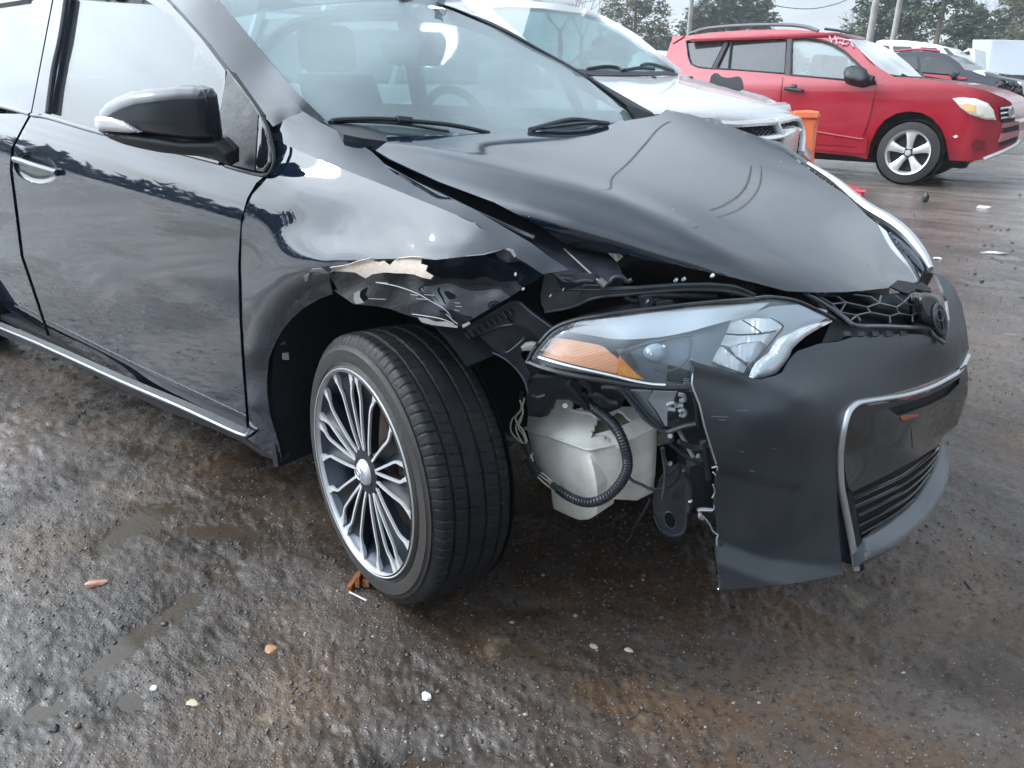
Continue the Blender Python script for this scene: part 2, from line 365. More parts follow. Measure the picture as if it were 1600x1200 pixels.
def build_ground():
    a0 = YAW; A = np.r_[np.linspace(a0-rad(50), a0+rad(50), 760), np.linspace(a0+rad(50), a0+rad(310), 70)[1:-1]]
    R = np.r_[.0, np.geomspace(.35, 7, 520), np.geomspace(7.2, 1500, 150)]
    AA, RR = np.meshgrid(A, R); X = CP[0]+RR*np.cos(AA); Y = CP[1]+RR*np.sin(AA); Z = gz(X, Y)
    na, nr = len(A), len(R); V = np.stack([X, Y, Z], -1).reshape(-1, 3)
    i, j = np.meshgrid(np.arange(nr-1), np.arange(na), indexing='ij'); j2 = (j+1) % na
    F = np.stack([i*na+j, (i+1)*na+j, (i+1)*na+j2, i*na+j2], -1).reshape(-1, 4)
    me = bpy.data.meshes.new('ground'); me.vertices.add(len(V)); me.vertices.foreach_set('co', V.ravel())
    me.loops.add(F.size); me.loops.foreach_set('vertex_index', F.ravel()); me.polygons.add(len(F)); me.polygons.foreach_set('loop_start', np.arange(0, F.size, 4)); me.polygons.foreach_set('loop_total', np.full(len(F), 4))
    me.polygons.foreach_set('use_smooth', np.ones(len(F), bool)); me.update(); me.validate()
    o = bpy.data.objects.new('ground', me); COL.objects.link(o); o['kind'] = 'structure'
    m = bpy.data.materials.new('wet_mud'); m.use_nodes = True; t = m.node_tree; b = t.nodes['Principled BSDF']; n = t.nodes.new; l = t.links.new
    tcn = n('ShaderNodeTexCoord')
    def nz(s, d=8, r=.6, mp=None):
        k = n('ShaderNodeTexNoise'); k.inputs['Scale'].default_value = s; k.inputs['Detail'].default_value = d; k.inputs['Roughness'].default_value = r
        if mp:
            q = n('ShaderNodeMapping'); q.inputs['Rotation'].default_value = (0, 0, rad(37)); q.inputs['Scale'].default_value = mp; l(tcn.outputs['Object'], q.inputs[0]); l(q.outputs[0], k.inputs['Vector'])
        else: l(tcn.outputs['Object'], k.inputs['Vector'])
        return k.outputs[0]
    def mr(v, a, b_, c=0., d=1.):
        k = n('ShaderNodeMapRange'); k.inputs[1].default_value = a; k.inputs[2].default_value = b_; k.inputs[3].default_value = c; k.inputs[4].default_value = d; l(v, k.inputs[0]); return k.outputs[0]
    def mix(f, a, c):
        k = n('ShaderNodeMix'); k.data_type = 'RGBA'
        if isinstance(f, float): k.inputs[0].default_value = f
        else: l(f, k.inputs[0])
        for s, v in ((6, a), (7, c)):
            if isinstance(v, tuple): k.inputs[s].default_value = v+(1,)
            else: l(v, k.inputs[s])
        return k.outputs[2]
    c1 = mix(mr(nz(1.6, 7, .66), .40, .60), (.028, .021, .016), (.100, .064, .040))
    c1 = mix(mr(nz(3.2, 9, .68, (.5, 1.5, 1)), .45, .62), c1, (.080, .066, .058))
    c1 = mix(mr(nz(60, 3, .7), .50, .72), c1, (.022, .020, .020))
    vo = n('ShaderNodeTexVoronoi'); vo.inputs['Scale'].default_value = 170; l(tcn.outputs['Object'], vo.inputs['Vector'])
    vs = n('ShaderNodeSeparateColor'); l(vo.outputs['Color'], vs.inputs[0])
    grit = n('ShaderNodeMath'); grit.operation = 'MULTIPLY'; l(mr(vs.outputs[0], .86, .95), grit.inputs[0]); l(mr(vo.outputs['Distance'], .35, .15), grit.inputs[1])
    c1 = mix(grit.outputs[0], c1, (.24, .21, .18))
    c1 = mix(mr(nz(3.1, 7, .65), .63, .74), c1, (.26, .21, .14))
    cd_ = n('ShaderNodeSeparateXYZ'); l(tcn.outputs['Object'], cd_.inputs[0])
    c1 = mix(mr(cd_.outputs[1], 1.5, 7.0, 0, .75), c1, mix(mr(nz(2.2, 8, .65, (.4, 1.6, 1)), .40, .62), (.10, .082, .073), (.24, .205, .185)))
    geo = n('ShaderNodeNewGeometry'); gsx = n('ShaderNodeSeparateXYZ'); l(geo.outputs['Position'], gsx.inputs[0])
    wmx = n('ShaderNodeMath'); wmx.operation = 'MAXIMUM'; l(mr(nz(1.1, 5, .6, (.6, 1.4, 1)), .36, .54), wmx.inputs[0]); l(mr(gsx.outputs[2], -.003, -.0125), wmx.inputs[1]); wet = wmx.outputs[0]
    l(mix(mr(gsx.outputs[2], -.002, -.012), c1, mix(.55, c1, (.022, .017, .012))), b.inputs['Base Color'])
    rr = n('ShaderNodeMath'); rr.operation = 'ADD'; l(mr(wet, 0, 1, .38, .10), rr.inputs[0]); l(mr(nz(80, 3), .35, .65, -.06, .14), rr.inputs[1]); l(rr.outputs[0], b.inputs['Roughness'])
    b.inputs['IOR'].default_value = 1.5
    h1 = n('ShaderNodeMath'); h1.operation = 'MULTIPLY_ADD'; l(nz(110, 6, .7), h1.inputs[0]); h1.inputs[1].default_value = 1.; 
    h2 = n('ShaderNodeMath'); h2.operation = 'MULTIPLY'; l(mr(vo.outputs['Distance'], .5, .0), h2.inputs[0]); l(mr(vs.outputs[1], .6, 1.0, 0, 1.2), h2.inputs[1]); l(h2.outputs[0], h1.inputs[2])
    h3 = n('ShaderNodeMath'); h3.operation = 'MULTIPLY_ADD'; l(nz(22, 8, .7, (.45, 1.6, 1)), h3.inputs[0]); h3.inputs[1].default_value = 1.3; l(h1.outputs[0], h3.inputs[2])
    bp = n('ShaderNodeBump'); bp.inputs['Distance'].default_value = .005; l(mr(wet, 0, 1, .9, .38), bp.inputs['Strength']); l(h3.outputs[0], bp.inputs['Height']); l(bp.outputs[0], b.inputs['Normal'])
    me.materials.append(m); return o
build_ground()
m_water = bpy.data.materials.new('muddy_water'); m_water.use_nodes = True; t = m_water.node_tree; t.nodes.clear(); n = t.nodes.new; l = t.links.new
o_ = n('ShaderNodeOutputMaterial'); d_ = n('ShaderNodeBsdfDiffuse'); d_.inputs[0].default_value = (.085, .066, .048, 1); tr_ = n('ShaderNodeBsdfTransparent'); tr_.inputs[0].default_value = (.8, .74, .64, 1)
a_ = n('ShaderNodeMixShader'); a_.inputs[0].default_value = .55; l(tr_.outputs[0], a_.inputs[1]); l(d_.outputs[0], a_.inputs[2])
g_ = n('ShaderNodeBsdfGlossy'); g_.inputs[0].default_value = (1, 1, 1, 1); g_.inputs['Roughness'].default_value = .09; f_ = n('ShaderNodeFresnel'); f_.inputs[0].default_value = 1.33
nz_ = n('ShaderNodeTexNoise'); nz_.inputs['Scale'].default_value = 14; bp_ = n('ShaderNodeBump'); bp_.inputs['Strength'].default_value = .05; bp_.inputs['Distance'].default_value = .01; l(nz_.outputs[0], bp_.inputs['Height']); l(bp_.outputs[0], g_.inputs['Normal'])
b_ = n('ShaderNodeMixShader'); l(f_.outputs[0], b_.inputs[0]); l(a_.outputs[0], b_.inputs[1]); l(g_.outputs[0], b_.inputs[2]); l(b_.outputs[0], o_.inputs[0])
wv = []
wp = mk('puddle_water', [grid(lambda u, v: (-9+u*18, -4+v*24, WATER), 2, 2)], m_water, smooth=False); wp['kind'] = 'structure'

# loose grit and gravel
def stones(n, rfn, smin, smax, seed, cols):
    r_ = np.random.RandomState(seed); bm = bmesh.new(); bmesh.ops.create_icosphere(bm, subdivisions=1, radius=1); bv, bf = bmgeo(bm); bf = np.array(bf)
    ang = YAW+r_.uniform(-rad(44), rad(44), n); rr = rfn(r_, n); x = CP[0]+rr*np.cos(ang); y = CP[1]+rr*np.sin(ang)
    clump = vnoise(x, y, 1.7)+.6*vnoise(x, y, 6); k = clump > r_.uniform(-.55, .35, n); x = x[k]; y = y[k]; n = len(x)
    s = smin+(smax-smin)*r_.rand(n)**4; z = gz(x, y)
    sc = np.stack([s*r_.uniform(.7, 1.3, n), s*r_.uniform(.6, 1.1, n), s*r_.uniform(.35, .7, n)], -1); th = r_.uniform(0, 6.28, n)
    V = bv[None]*sc[:, None, :]*(1+.25*r_.uniform(-1, 1, (n, len(bv), 1)))
    c, s_ = np.cos(th)[:, None], np.sin(th)[:, None]
    V = np.stack([V[..., 0]*c-V[..., 1]*s_+x[:, None], V[..., 0]*s_+V[..., 1]*c+y[:, None], V[..., 2]+(z+s*.12)[:, None]], -1)
    F = (bf[None]+np.arange(n)[:, None, None]*len(bv)).reshape(-1, 3); V = V.reshape(-1, 3)
    me = bpy.data.meshes.new('gravel'); me.vertices.add(len(V)); me.vertices.foreach_set('co', V.ravel()); me.loops.add(F.size); me.loops.foreach_set('vertex_index', F.ravel())
    me.polygons.add(len(F)); me.polygons.foreach_set('loop_start', np.arange(0, F.size, 3)); me.polygons.foreach_set('loop_total', np.full(len(F), 3))
    me.polygons.foreach_set('material_index', np.repeat(r_.choice(len(cols), n, p=[c[1] for c in cols]), len(bf)).astype(np.int32)); me.update(); me.validate()
    for c_, _ in cols: me.materials.append(c_)
    o = bpy.data.objects.new('gravel', me); COL.objects.link(o); o['kind'] = 'stuff'; o['label'] = 'loose grit and small stones scattered over the wet mud'; o['category'] = 'gravel'
m_st = [(mat('stone_dark', (.045, .042, .04), .35), .43), (mat('stone_grey', (.085, .08, .075), .4), .30), (mat('stone_brown', (.09, .062, .045), .45), .22), (mat('stone_pale', (.26, .23, .20), .4), .05)]
stones(32000, lambda r_, n: np.exp(r_.uniform(math.log(.9), math.log(5.5), n)), .0008, .0052, 5, m_st)
stones(2600, lambda r_, n: np.exp(r_.uniform(math.log(4), math.log(16), n)), .004, .022, 6, m_st)
stones(900, lambda r_, n: np.exp(r_.uniform(math.log(1.0), math.log(7), n)), .003, .0085, 9, m_st)
# ------------------------------------------------------------------ the damaged black car
car = thing('damaged_car', 'black sedan in the foreground with torn front bumper and crumpled fender', 'car', (0, 0, 0))
def zc(x): return .805-.0537*(x+.32)
def gside(x, z):
    dz = z-zc(x); s = np.where(dz > 0, .888-.15*dz-.5*dz*dz, .888-.012*np.abs(dz)-.13*dz*dz)
    s = s-.055*np.clip(.27-z, 0, .2)*4
    s = s-.010*(x+1.0)**2
    return -s
SIDE = IMP(gside)
GL = IMP(lambda x, z: -(.822-.40*(z-.98)-.012*(x+1)**2), -.8)
GLo = IMP(lambda x, z: -(.836-.40*(z-.98)-.012*(x+1)**2), -.8)
def sp(x, z):
    a, b, _ = proj((x, float(gside(x, z)), z)); return (float(a), float(b))
def gp(x, z):
    a, b, _ = proj((x, -(.836-.40*(z-.98)-.012*(x+1)**2), z)); return (float(a), float(b))
# doors -------------------------------------------------------------
dent = lambda px, py: .004*np.exp(-(((px-70)/30)**2+((py-470)/35)**2))
o_door = [(50, 179), (75, 184), (147, 206), (250, 232), (340, 254), (352, 262), (412, 276), (400, 286), (386, 310), (376, 345), (372, 412), (374, 500), (378, 569), (384, 640), (385, 669), (278, 626), (183, 588), (84, 543), (63, 477), (37, 400), (28, 328), (20, 266), (22, 231), (38, 200)]
cup = [(56+35*math.cos(q)+6*math.sin(q)*.3, 263+25*math.sin(q)+5*math.cos(q)) for q in np.linspace(0, 2*math.pi, 29)[:-1]]
door = mk('door', panel(o_door, SIDE, 5, .006, disp=dent, holes=[cup]), m_paint, car)
rdoor = mk('door', panel([(46, 178), (34, 200), (17, 232), (15, 266), (23, 328), (32, 400), (58, 477), (79, 541), sp(-2.0, .222), sp(-2.32, .225), sp(-2.40, .40), sp(-2.46, .6), sp(-2.55, .8), sp(-2.6, .985), sp(-2.0, .985)], SIDE, 7, .02), m_paint, car)
mk('quarter_panel', grid(lambda u, v: (lambda x, z: (x, float(gside(x, z))+.35*max(0, -3.0-x)**2, z))(-2.42-1.2*u, .30+.68*v+(.36*max(0, 1-((u-.25)/.28)**2)**.5*(1-v))), 36, 14), m_paint, car)
# fender ------------------------------------------------------------
Sd = lambda a, b: float(SIDE(np.array([a]), np.array([b]))[0])
ridge = [(431, 219, ('y', -.812)), (470, 237, ('y', -.818)), (522, 259, ('y', -.824)), (594, 287, ('y', -.832)), (670, 318, ('y', -.840)), (741, 347, ('y', -.845)), (791, 388, ('y', -.842))]
FA = TPS(ridge+[(444, 188, ('y', -.780)), (458, 181, ('y', -.760)), (472, 173, ('y', -.740)), (420, 200, ('y', -.80)), (537, 209, ('y', -.735)), (604, 259, ('y', -.745)), (686, 300, ('y', -.755)), (791, 357, ('y', -.775)), (854, 398, ('y', -.785)), (890, 422, ('y', -.785)), (848, 428, ('y', -.82))], 1e-3)
oA = [(431, 219), (417, 203), (428, 194), (444, 187), (472, 173), (500, 191), (537, 209), (569, 219), (569, 229), (582, 238), (604, 259), (645, 281), (686, 300), (740, 327), (791, 357), (829, 379), (854, 398), (890, 422), (848, 428), (822, 411), (806, 402), (791, 388), (741, 347), (670, 318), (594, 287), (522, 259), (470, 237)]
FB = TPS(ridge+[(a, b, SIDE) for a, b in ((386, 312), (373, 370), (373, 440), (375, 510), (380, 580), (385, 660), (402, 290), (425, 262), (430, 300), (405, 350), (395, 420), (397, 600))]+
         [(463, 300, ('y', -.866)), (460, 360, ('y', -.880)), (520, 310, ('y', -.858)), (520, 370, ('y', -.873)), (590, 335, ('y', -.858)), (590, 375, ('y', -.876)), (650, 350, ('y', -.862)), (650, 380, ('y', -.872)), (720, 370, ('y', -.858)),
          (509, 424, ('y', -.905)), (545, 413, ('y', -.902)), (590, 406, ('y', -.900)), (650, 404, ('y', -.897)), (700, 403, ('y', -.886)), (756, 398, ('y', -.862)), (469, 430, ('y', -.900)), (428, 453, ('y', -.893)), (403, 500, ('y', -.886)), (391, 553, ('y', -.882)), (392, 640, ('y', -.874)),
          (520, 459, ('y', -.86)), (475, 481, ('y', -.862)), (441, 516, ('y', -.860)), (420, 562, ('y', -.856)), (417, 616, ('y', -.85)), (431, 678, ('y', -.84)), (441, 722, ('y', -.83)), (395, 690, ('y', -.855))], 6e-3)
oB = [(418, 222), (431, 219), (470, 237), (522, 259), (594, 287), (670, 318), (741, 347), (791, 388), (775, 393), (756, 398), (725, 401), (681, 406), (659, 404), (620, 404), (581, 405), (544, 413), (515, 426), (516, 445), (520, 459), (497, 468), (475, 481), (456, 498), (441, 516), (429, 538), (420, 562), (417, 590), (417, 616), (422, 650), (431, 678), (437, 700), (441, 722), (415, 706), (384, 684), (390, 668), (383, 569), (379, 500), (377, 412), (378, 350), (384, 325), (395, 303), (409, 288), (426, 268), (431, 250), (428, 235)]
crum = lambda px, py: .006*vnoise(px, py*1.5, .022)*np.exp(-((py-400)/40)**2)*np.clip((px-480)/60, 0, 1)
FC = TPS([(509, 424, ('y', -.905)), (545, 413, ('y', -.902)), (590, 406, ('y', -.900)), (650, 404, ('y', -.897)), (700, 403, ('y', -.886)), (756, 398, ('y', -.862)), (791, 388, ('y', -.843)), (806, 402, ('y', -.838)), (822, 411, ('y', -.83)), (848, 430, ('y', -.815)),
          (819, 449, ('y', -.79)), (784, 471, ('y', -.80)), (740, 497, ('y', -.83)), (716, 512, ('y', -.845)), (654, 497, ('y', -.858)), (607, 482, ('y', -.862)), (553, 475, ('y', -.868)), (519, 452, ('y', -.865)),
          (600, 440, ('y', -.885)), (662, 459, ('y', -.868)), (697, 484, ('y', -.862)), (640, 425, ('y', -.872)), (700, 430, ('y', -.842)), (760, 420, ('y', -.822)), (750, 455, ('y', -.812)), (800, 425, ('y', -.806)), (797, 412, ('y', -.842)), (560, 440, ('y', -.880))], 3e-4)
oC = [(515, 426), (544, 413), (581, 405), (620, 404), (659, 404), (681, 406), (725, 401), (756, 398), (775, 393), (791, 388), (800, 393), (806, 402), (822, 411), (848, 428), (838, 438), (819, 449), (800, 462), (784, 471), (762, 484), (740, 497), (727, 506), (716, 512), (700, 508), (680, 508), (667, 500), (654, 497), (635, 492), (607, 482), (585, 478), (559, 476), (553, 475), (545, 470), (519, 452)]
w2 = lambda px, py: .006*vnoise(px, py, .02)+.004*vnoise(px, py, .05)
fender = mk('fender', [panel(oB, FB, 4, .0015, disp=crum), panel(oA, FA, 6, .0015)], m_paint, car)
mk('crumpled_fold', panel(oC, FC, 4, .0015, disp=w2), m_paint, fender)['label'] = 'fender edge folded in and scratched above the wheel'
m_prim = mat('bare_primer', (.50, .43, .37), .6, noise=(55, (.50, .24, .11), .54, .70), bump=(120, .2))
m_chip = mat('chipped_edge', (.30, .30, .29), .5, noise=(50, (.35, .36, .37), .4, .7))
FM = lambda px, py: np.minimum(FB(px, py)+crum(px, py), FC(px, py)+w2(px, py))-.0025
z5 = lambda L: [(350+a/3.2, 350+b/3.2) for a, b in L]
mk('bare_primer_patch', panel(z5([(530, 218), (600, 208), (640, 196), (672, 184), (700, 180), (738, 168), (752, 186), (775, 190), (800, 184), (828, 206), (848, 186), (866, 172), (900, 168), (940, 164), (990, 168), (984, 198), (1018, 208), (1008, 236), (1046, 260), (1032, 276), (990, 268), (950, 252), (900, 247), (860, 246), (800, 242), (740, 252), (708, 272), (690, 262), (655, 242), (600, 238), (545, 236)]), FM, 4, .0015), m_prim, fender)
chips = [z5([(440, 225), (490, 222), (520, 245), (505, 252), (470, 238), (430, 240)]), z5([(400, 262), (425, 250), (418, 285), (404, 290)]), z5([(650, 345), (680, 335), (678, 365), (700, 395), (660, 400), (648, 380)]),
         z5([(968, 468), (1010, 472), (1060, 490), (1110, 488), (1168, 512), (1166, 520), (1100, 512), (1040, 505), (990, 492)]), z5([(1405, 126), (1420, 122), (1445, 130), (1462, 160), (1450, 165), (1432, 138)]), z5([(1455, 240), (1464, 245), (1460, 262), (1450, 256)]),
         z5([(1190, 505), (1225, 488), (1232, 500), (1195, 520)]), z5([(1490, 318), (1504, 318), (1500, 330), (1488, 332)])]
for a, b, c_, d in ((930, 350, 40, 3), (960, 372, 60, 2.5), (1000, 352, 50, 2), (1150, 392, 30, 1.6), (1155, 410, 34, 1.6), (1150, 430, 26, 1.6), (720, 372, 90, 2), (760, 290, 60, 2.5)):
    chips.append(z5([(a, b), (a+c_, b+d*2), (a+c_*.96, b+d*3.4), (a+2, b+d*1.3)]))
mk('paint_chip', [panel(c_, FM, 3, .0008, off=-.0008) for c_ in chips], m_chip, fender)
scr = [pxtube([(350+a/3.2, 350+b/3.2) for a, b in L_], .0009, FM, -.0006, n=5, sm=4) for L_ in ([(760, 292), (860, 310), (960, 345), (1050, 395), (1115, 437), (1140, 480)], [(1110, 450), (1140, 478), (1168, 500)], [(940, 450), (1010, 460), (1090, 475), (1150, 500)])]
mk('scratch', scr, m_chip, fender)
# hidden inner shell and far side -------------------------------------------
def slab(x0, x1, z0, z1, off, nx=24, nz=10): return grid(lambda u, v: (lambda x, z: (x, float(gside(x, z))+off, z))(x0+(x1-x0)*u, z0+(z1-z0)*v), nx, nz)
mk('inner_body', [slab(-3.3, -.46, .22, .92, .03), box(-.46, .66, -.42, -.40, .24, .66), box(-.40, -.38, -.84, -.42, .17, .88), box(-2.35, -.40, -.80, .80, .17, .19)], m_void, car)
mk('engine_bay', [box(-.35, .62, -.40, .55, .24, .68, .02), box(.55, .70, -.50, .50, .25, .60, .02)], m_void, car)
far = [grid(lambda u, v: (lambda x, z: (x, -float(gside(x, z))-.35*max(0, -3.0-x)**2-1.6*max(0, x+.1)**2, z))(-3.55+3.45*u, .22+.74*v), 50, 16)]
mk('far_side_body', far, m_paint, car)
mk('tail', grid(lambda u, v: (-3.55-.12*math.sin(v*3.0)-.10*math.cos((u-.5)*3), -.74+1.48*u, .28+.80*v), 16, 16), m_paint, car)
mk('boot_lid', grid(lambda u, v: (-3.62+.55*u, -.72+1.44*v, 1.06+.04*math.sin(u*2)), 8, 8), m_paint, car)
mk('roof', grid(lambda u, v: (-1.02-1.75*u, (-.55+1.10*v), 1.385+.055*math.sin(math.pi*v)+.03*math.sin(math.pi*u)-.02*u), 24, 16), m_paint, car)
mk('rear_window', grid(lambda u, v: (-2.77-.5*u, (-.55-.1*u)*(1-2*v), 1.37-.30*u+.05*math.sin(math.pi*v)), 8, 8), m_gloss, car)
# arch liner
mk('wheel_arch_liner', [grid(lambda u, v: (.03+.375*math.cos(rad(185-140*u)), -.855+.45*v, .33+.375*math.sin(rad(185-140*u))+.02), 26, 6)], m_void, car)
mk('wheel_arch_liner', [grid(lambda u, v: (-2.70+.37*math.cos(rad(180-180*u)), -.83+.45*v, .33+.37*math.sin(rad(180-180*u))), 22, 4)], m_void, car)
# trim, sill, mouldings -------------------------------------------------
mk('window_moulding', [pxtube([(-120, 138, ('y', -.86)), (0, 166, ('y', -.86)), (47, 179, ('y', -.86))], .006, n=8), pxtube([(50, 180, ('y', -.86)), (75, 184, ('y', -.861)), (147, 205, ('y', -.862)), (250, 231, ('y', -.862)), (345, 255, ('y', -.86))], .006, n=8)], m_gloss, car)
mk('sill_trim', pxtube([(-250, 412, ('y', -.868)), (0, 512, ('y', -.872)), (84, 548, ('y', -.874)), (183, 593, ('y', -.873)), (278, 634, ('y', -.871)), (372, 677, ('y', -.868)), (388, 677, ('y', -.866))], .0034, n=8), m_satin, car)
rk = TPS([(0, 514, ('y', -.866)), (183, 597, ('y', -.866)), (387, 682, ('y', -.860)), (0, 524, ('y', -.84)), (197, 612, ('y', -.84)), (443, 724, ('y', -.83)), (400, 690, ('y', -.858)), (-260, 412, ('y', -.866)), (-260, 424, ('y', -.84))])
mk('rocker_panel', panel([(-260, 410), (0, 514), (84, 551), (183, 597), (278, 637), (372, 680), (390, 680), (384, 686), (400, 699), (441, 722), (410, 712), (377, 690), (317, 664), (250, 638), (197, 613), (110, 566), (0, 524), (-260, 426)], rk, 6, .03), m_blk, car)
# glass house ----------------------------------------------------------
m_side = glass('side_glass', (.32, .38, .38), 1.55, .01, .05, (.5,.55,.56))
m_wind = glass('windshield_glass', (.56, .68, .70), 1.5, .01, .19, (.58, .69, .73))  # pale film colour paints in sky reflection on top of dusty glass
frm = TPS([(417, 203, ('y', -.812)), (444, 187, ('y', -.775)), (428, 194, ('y', -.802)), (356, 109, ('y', -.757)), (259, 0, ('y', -.67)), (472, 173, ('y', -.742)), (306, 0, ('y', -.635)), (422, 103, ('y', -.665)), (506, 186, ('y', -.69)), (353, 12, ('y', -.60)), (-1.35, -.585, 1.40), (-1.30, -.56, 1.42)], 1e-3)
mk('windshield_pillar', [panel([(418, 202), (403, 176), (357, 108), (310, 52), (259, 0), gp(-1.15, 1.33), (260, -60), (306, -8), (360, 45), (420, 112), (473, 173), (445, 189), (428, 197)], frm, 6, .004),
     panel([(306, -8), (345, 0), (380, 45), (412, 84), (456, 137), (508, 187), (500, 192), (474, 174), (420, 112), (360, 45)], frm, 6, .01, off=.006)], m_paint, car)
fr_out = [(84, -2), (50, 176), (60, 180), (80, 182), (150, 203), (350, 252), (352, 110), (316, 62), (268, 8), (240, -22), gp(-1.1, 1.335), gp(-1.5, 1.365)]
fr_in = [(110, 0), (79, 177), (150, 198), (344, 246), (348, 122), (312, 75), (270, 26), (228, 0), gp(-1.12, 1.30), gp(-1.42, 1.325)]
wf = mk('door_frame', panel(fr_out, GLo, 6, .02, holes=[fr_in]), m_paint, car)
mk('window_seal', [pxtube([(105, -6), (95, 60), (84, 110), (75, 177)], .009, GLo, -.001, n=8)], m_blk, wf)
mk('window', panel(fr_in, GL, 10, .004), m_side, car)
fr2o = [(82, -4), (48, 176), (0, 163), gp(-2.45, 1.0), gp(-2.75, 1.0), gp(-2.6, 1.28), gp(-2.2, 1.36), gp(-1.6, 1.37)]
fr2i = [(50, 2), (26, 164), (0, 157), gp(-2.40, 1.03), gp(-2.5, 1.06), gp(-2.35, 1.25), gp(-2.1, 1.33), gp(-1.62, 1.33)]
mk('door_frame', panel(fr2o, GLo, 8, .02, holes=[fr2i]), m_paint, car)
mk('window', panel(fr2i, GL, 12, .004), m_side, car)
WS = TPS([(508, 188, ('y', -.69)), (422, 103, ('y', -.655)), (353, 12, ('y', -.60)), (995, 186, ('y', .70)), (850, 90, ('y', .63)), (694, 11, ('y', .55)), (-.15, 0, .985), (-.62, 0, 1.235), (-1.00, 0, 1.425), (-.98, -.50, 1.385), (-1.0, .50, 1.39), (-.19, -.4, .988), (-.19, .4, .988)], 1e-3)
hdr = [proj(q)[:2] for q in ((-1.02, -.52, 1.385), (-1.04, -.3, 1.42), (-1.05, 0, 1.435), (-1.04, .3, 1.42), (-1.04, .53, 1.385))]
o_ws = [(353, 12), (412, 83), (456, 137), (508, 188), (600, 206), (700, 215), (830, 207), (995, 187), (912, 119), (865, 92), (782, 48), (694, 11)]+[(float(a), float(b)) for a, b in hdr[::-1]]
mk('windshield', panel(o_ws, WS, 12, .005), m_wind, car)
mk('windshield_pillar', [pxtube([(625, 0), (694, 10), (782, 47), (865, 91), (912, 118), (980, 167), (1003, 188)], .011, WS, .0, n=8, flat=.6)], m_blk, car)
mk('cowl_corner', panel([(978, 164), (1000, 170), (1028, 182), (1004, 190), (992, 186)], lambda a, b: WS(a, b)*0+2.62, 4, .02), m_blk, car)
cw = TPS([(506, 189, ('y', -.70)), (567, 207, ('y', -.68)), (-.20, 0, .965), (-.22, .5, .965), (-.24, -.4, .97), (-.12, 0, .955)])
mk('cowl', panel([(504, 189), (530, 187), (620, 191), (700, 198), (765, 204), (850, 200), (950, 190), (995, 185), (1000, 192), (900, 206), (765, 220), (631, 224), (567, 216), (537, 210)], cw, 8, .02), m_blk, car)
# wipers
wpo = mk('wiper', [pxtube([(516, 192), (522, 188), (560, 186), (600, 186), (640, 189), (694, 194), (730, 200), (765, 208)], .0055, WS, -.03, n=8), pxtube([(520, 190), (570, 190), (630, 194), (700, 205)], .008, WS, -.018, n=6, flat=.5)], m_blk, car)
mk('wiper_clip', [pxtube([(620, 187), (642, 189)], .010, WS, -.034, n=6, sm=1)], m_blk, wpo)
wp2 = mk('wiper', [pxtube([(828, 203), (850, 197), (880, 189), (900, 187), (925, 190), (950, 193)], .007, WS, -.03, n=8), pxtube([(845, 200), (900, 193), (940, 192)], .010, WS, -.02, n=6, flat=.5)], m_blk, car)
# interior
m_int = mat('interior_trim', (.035, .045, .05), .7, noise=(20, (.05, .06, .065), .4, .7)); m_seat = mat('seat_cloth', (.045, .05, .055), .9, noise=(60, (.065, .07, .075), .4, .7))
mk('dashboard', grid(lambda u, v: (-.24-.55*u, -.66+1.32*v, .945-.03*u*u+(.035*math.exp(-((v-.78)/.12)**2) if u > .5 else 0)-.25*max(0, u-.85)), 14, 20), m_int, car)
sw = mk('steering_wheel', [tube([(-.82+.07*math.sin(a)*-1, .37+.18*math.cos(a), .90+.17*math.sin(a)) for a in np.linspace(0, 2*math.pi, 25)[:-1]], .016, n=8, sm=2, closed=True), box(-.80, -.77, .30, .44, .84, .94, .02), box(-.81, -.79, .20, .54, .89, .915, .005)], m_int, car)
for y in (-.37, .37):
    s = mk('seat', [grid(lambda u, v: (-1.30-.22*u+.07*math.sin(v*2*math.pi), y+.24*(1-.2*u)*math.cos(v*2*math.pi), .5+.62*u), 8, 20), box(-1.45, -.95, y-.24, y+.24, .40, .52, .04)], m_seat, car)
    mk('head_restraint', box(-1.62, -1.52, y-.13, y+.13, 1.13, 1.31, .04), m_seat, s)
mk('rear_seat', box(-2.35, -2.2, -.62, .62, .5, 1.10, .05), m_seat, car)
mk('rear_view_mirror', [panel([(598, 56), (603, 70), (612, 82), (626, 88), (686, 90), (695, 86), (697, 78), (697, 58), (690, 50), (610, 48)], lambda a, b: WS(a, b)+.16, 5, .03), pxtube([(650, 62), (640, 30), (628, 6)], .01, WS, .10)], mat('mirror_back', (.12, .13, .135), .6), car)
fy = lambda x, z, o=0: (.836-.40*(z-.98)-.012*(x+1)**2)+o
mk('far_door_frame', [tube([(x, fy(x, z), z) for x, z in ((-.30, .97), (-.7, 1.16), (-1.05, 1.315), (-1.5, 1.365), (-2.1, 1.36), (-2.5, 1.24), (-2.75, 1.02))], .028, n=8), tube([(x, fy(x, z), z) for x, z in ((-1.50, .97), (-1.46, 1.2), (-1.42, 1.37))], .042, n=8, flat=.5), tube([(x, fy(x, z), z) for x, z in ((-.60, .96), (-.66, 1.12))], .02, n=8),
    tube([(x, fy(x, .975), .975) for x in (-.3, -1, -1.8, -2.75)], .022, n=8)], m_int, car)
def qp(x0, x1): return grid(lambda u, v: (lambda x, z: (x, fy(x, z, -.012), z))(x0+(x1-x0)*u, .97+.37*v-(.0 if x1 < -1 else .30*(1-u)*v)), 10, 6)
mk('far_window', grid(lambda u, v: (lambda x, z: (x, fy(x, z, -.014), z))(-1.46+.95*u, .98+(.36-.30*max(0, u-.25))*v), 12, 6), m_side, car)
mk('far_window', grid(lambda u, v: (lambda x, z: (x, fy(x, z, -.014), z))(-2.5+.98*u, .98+.33*v), 12, 6), m_side, car)
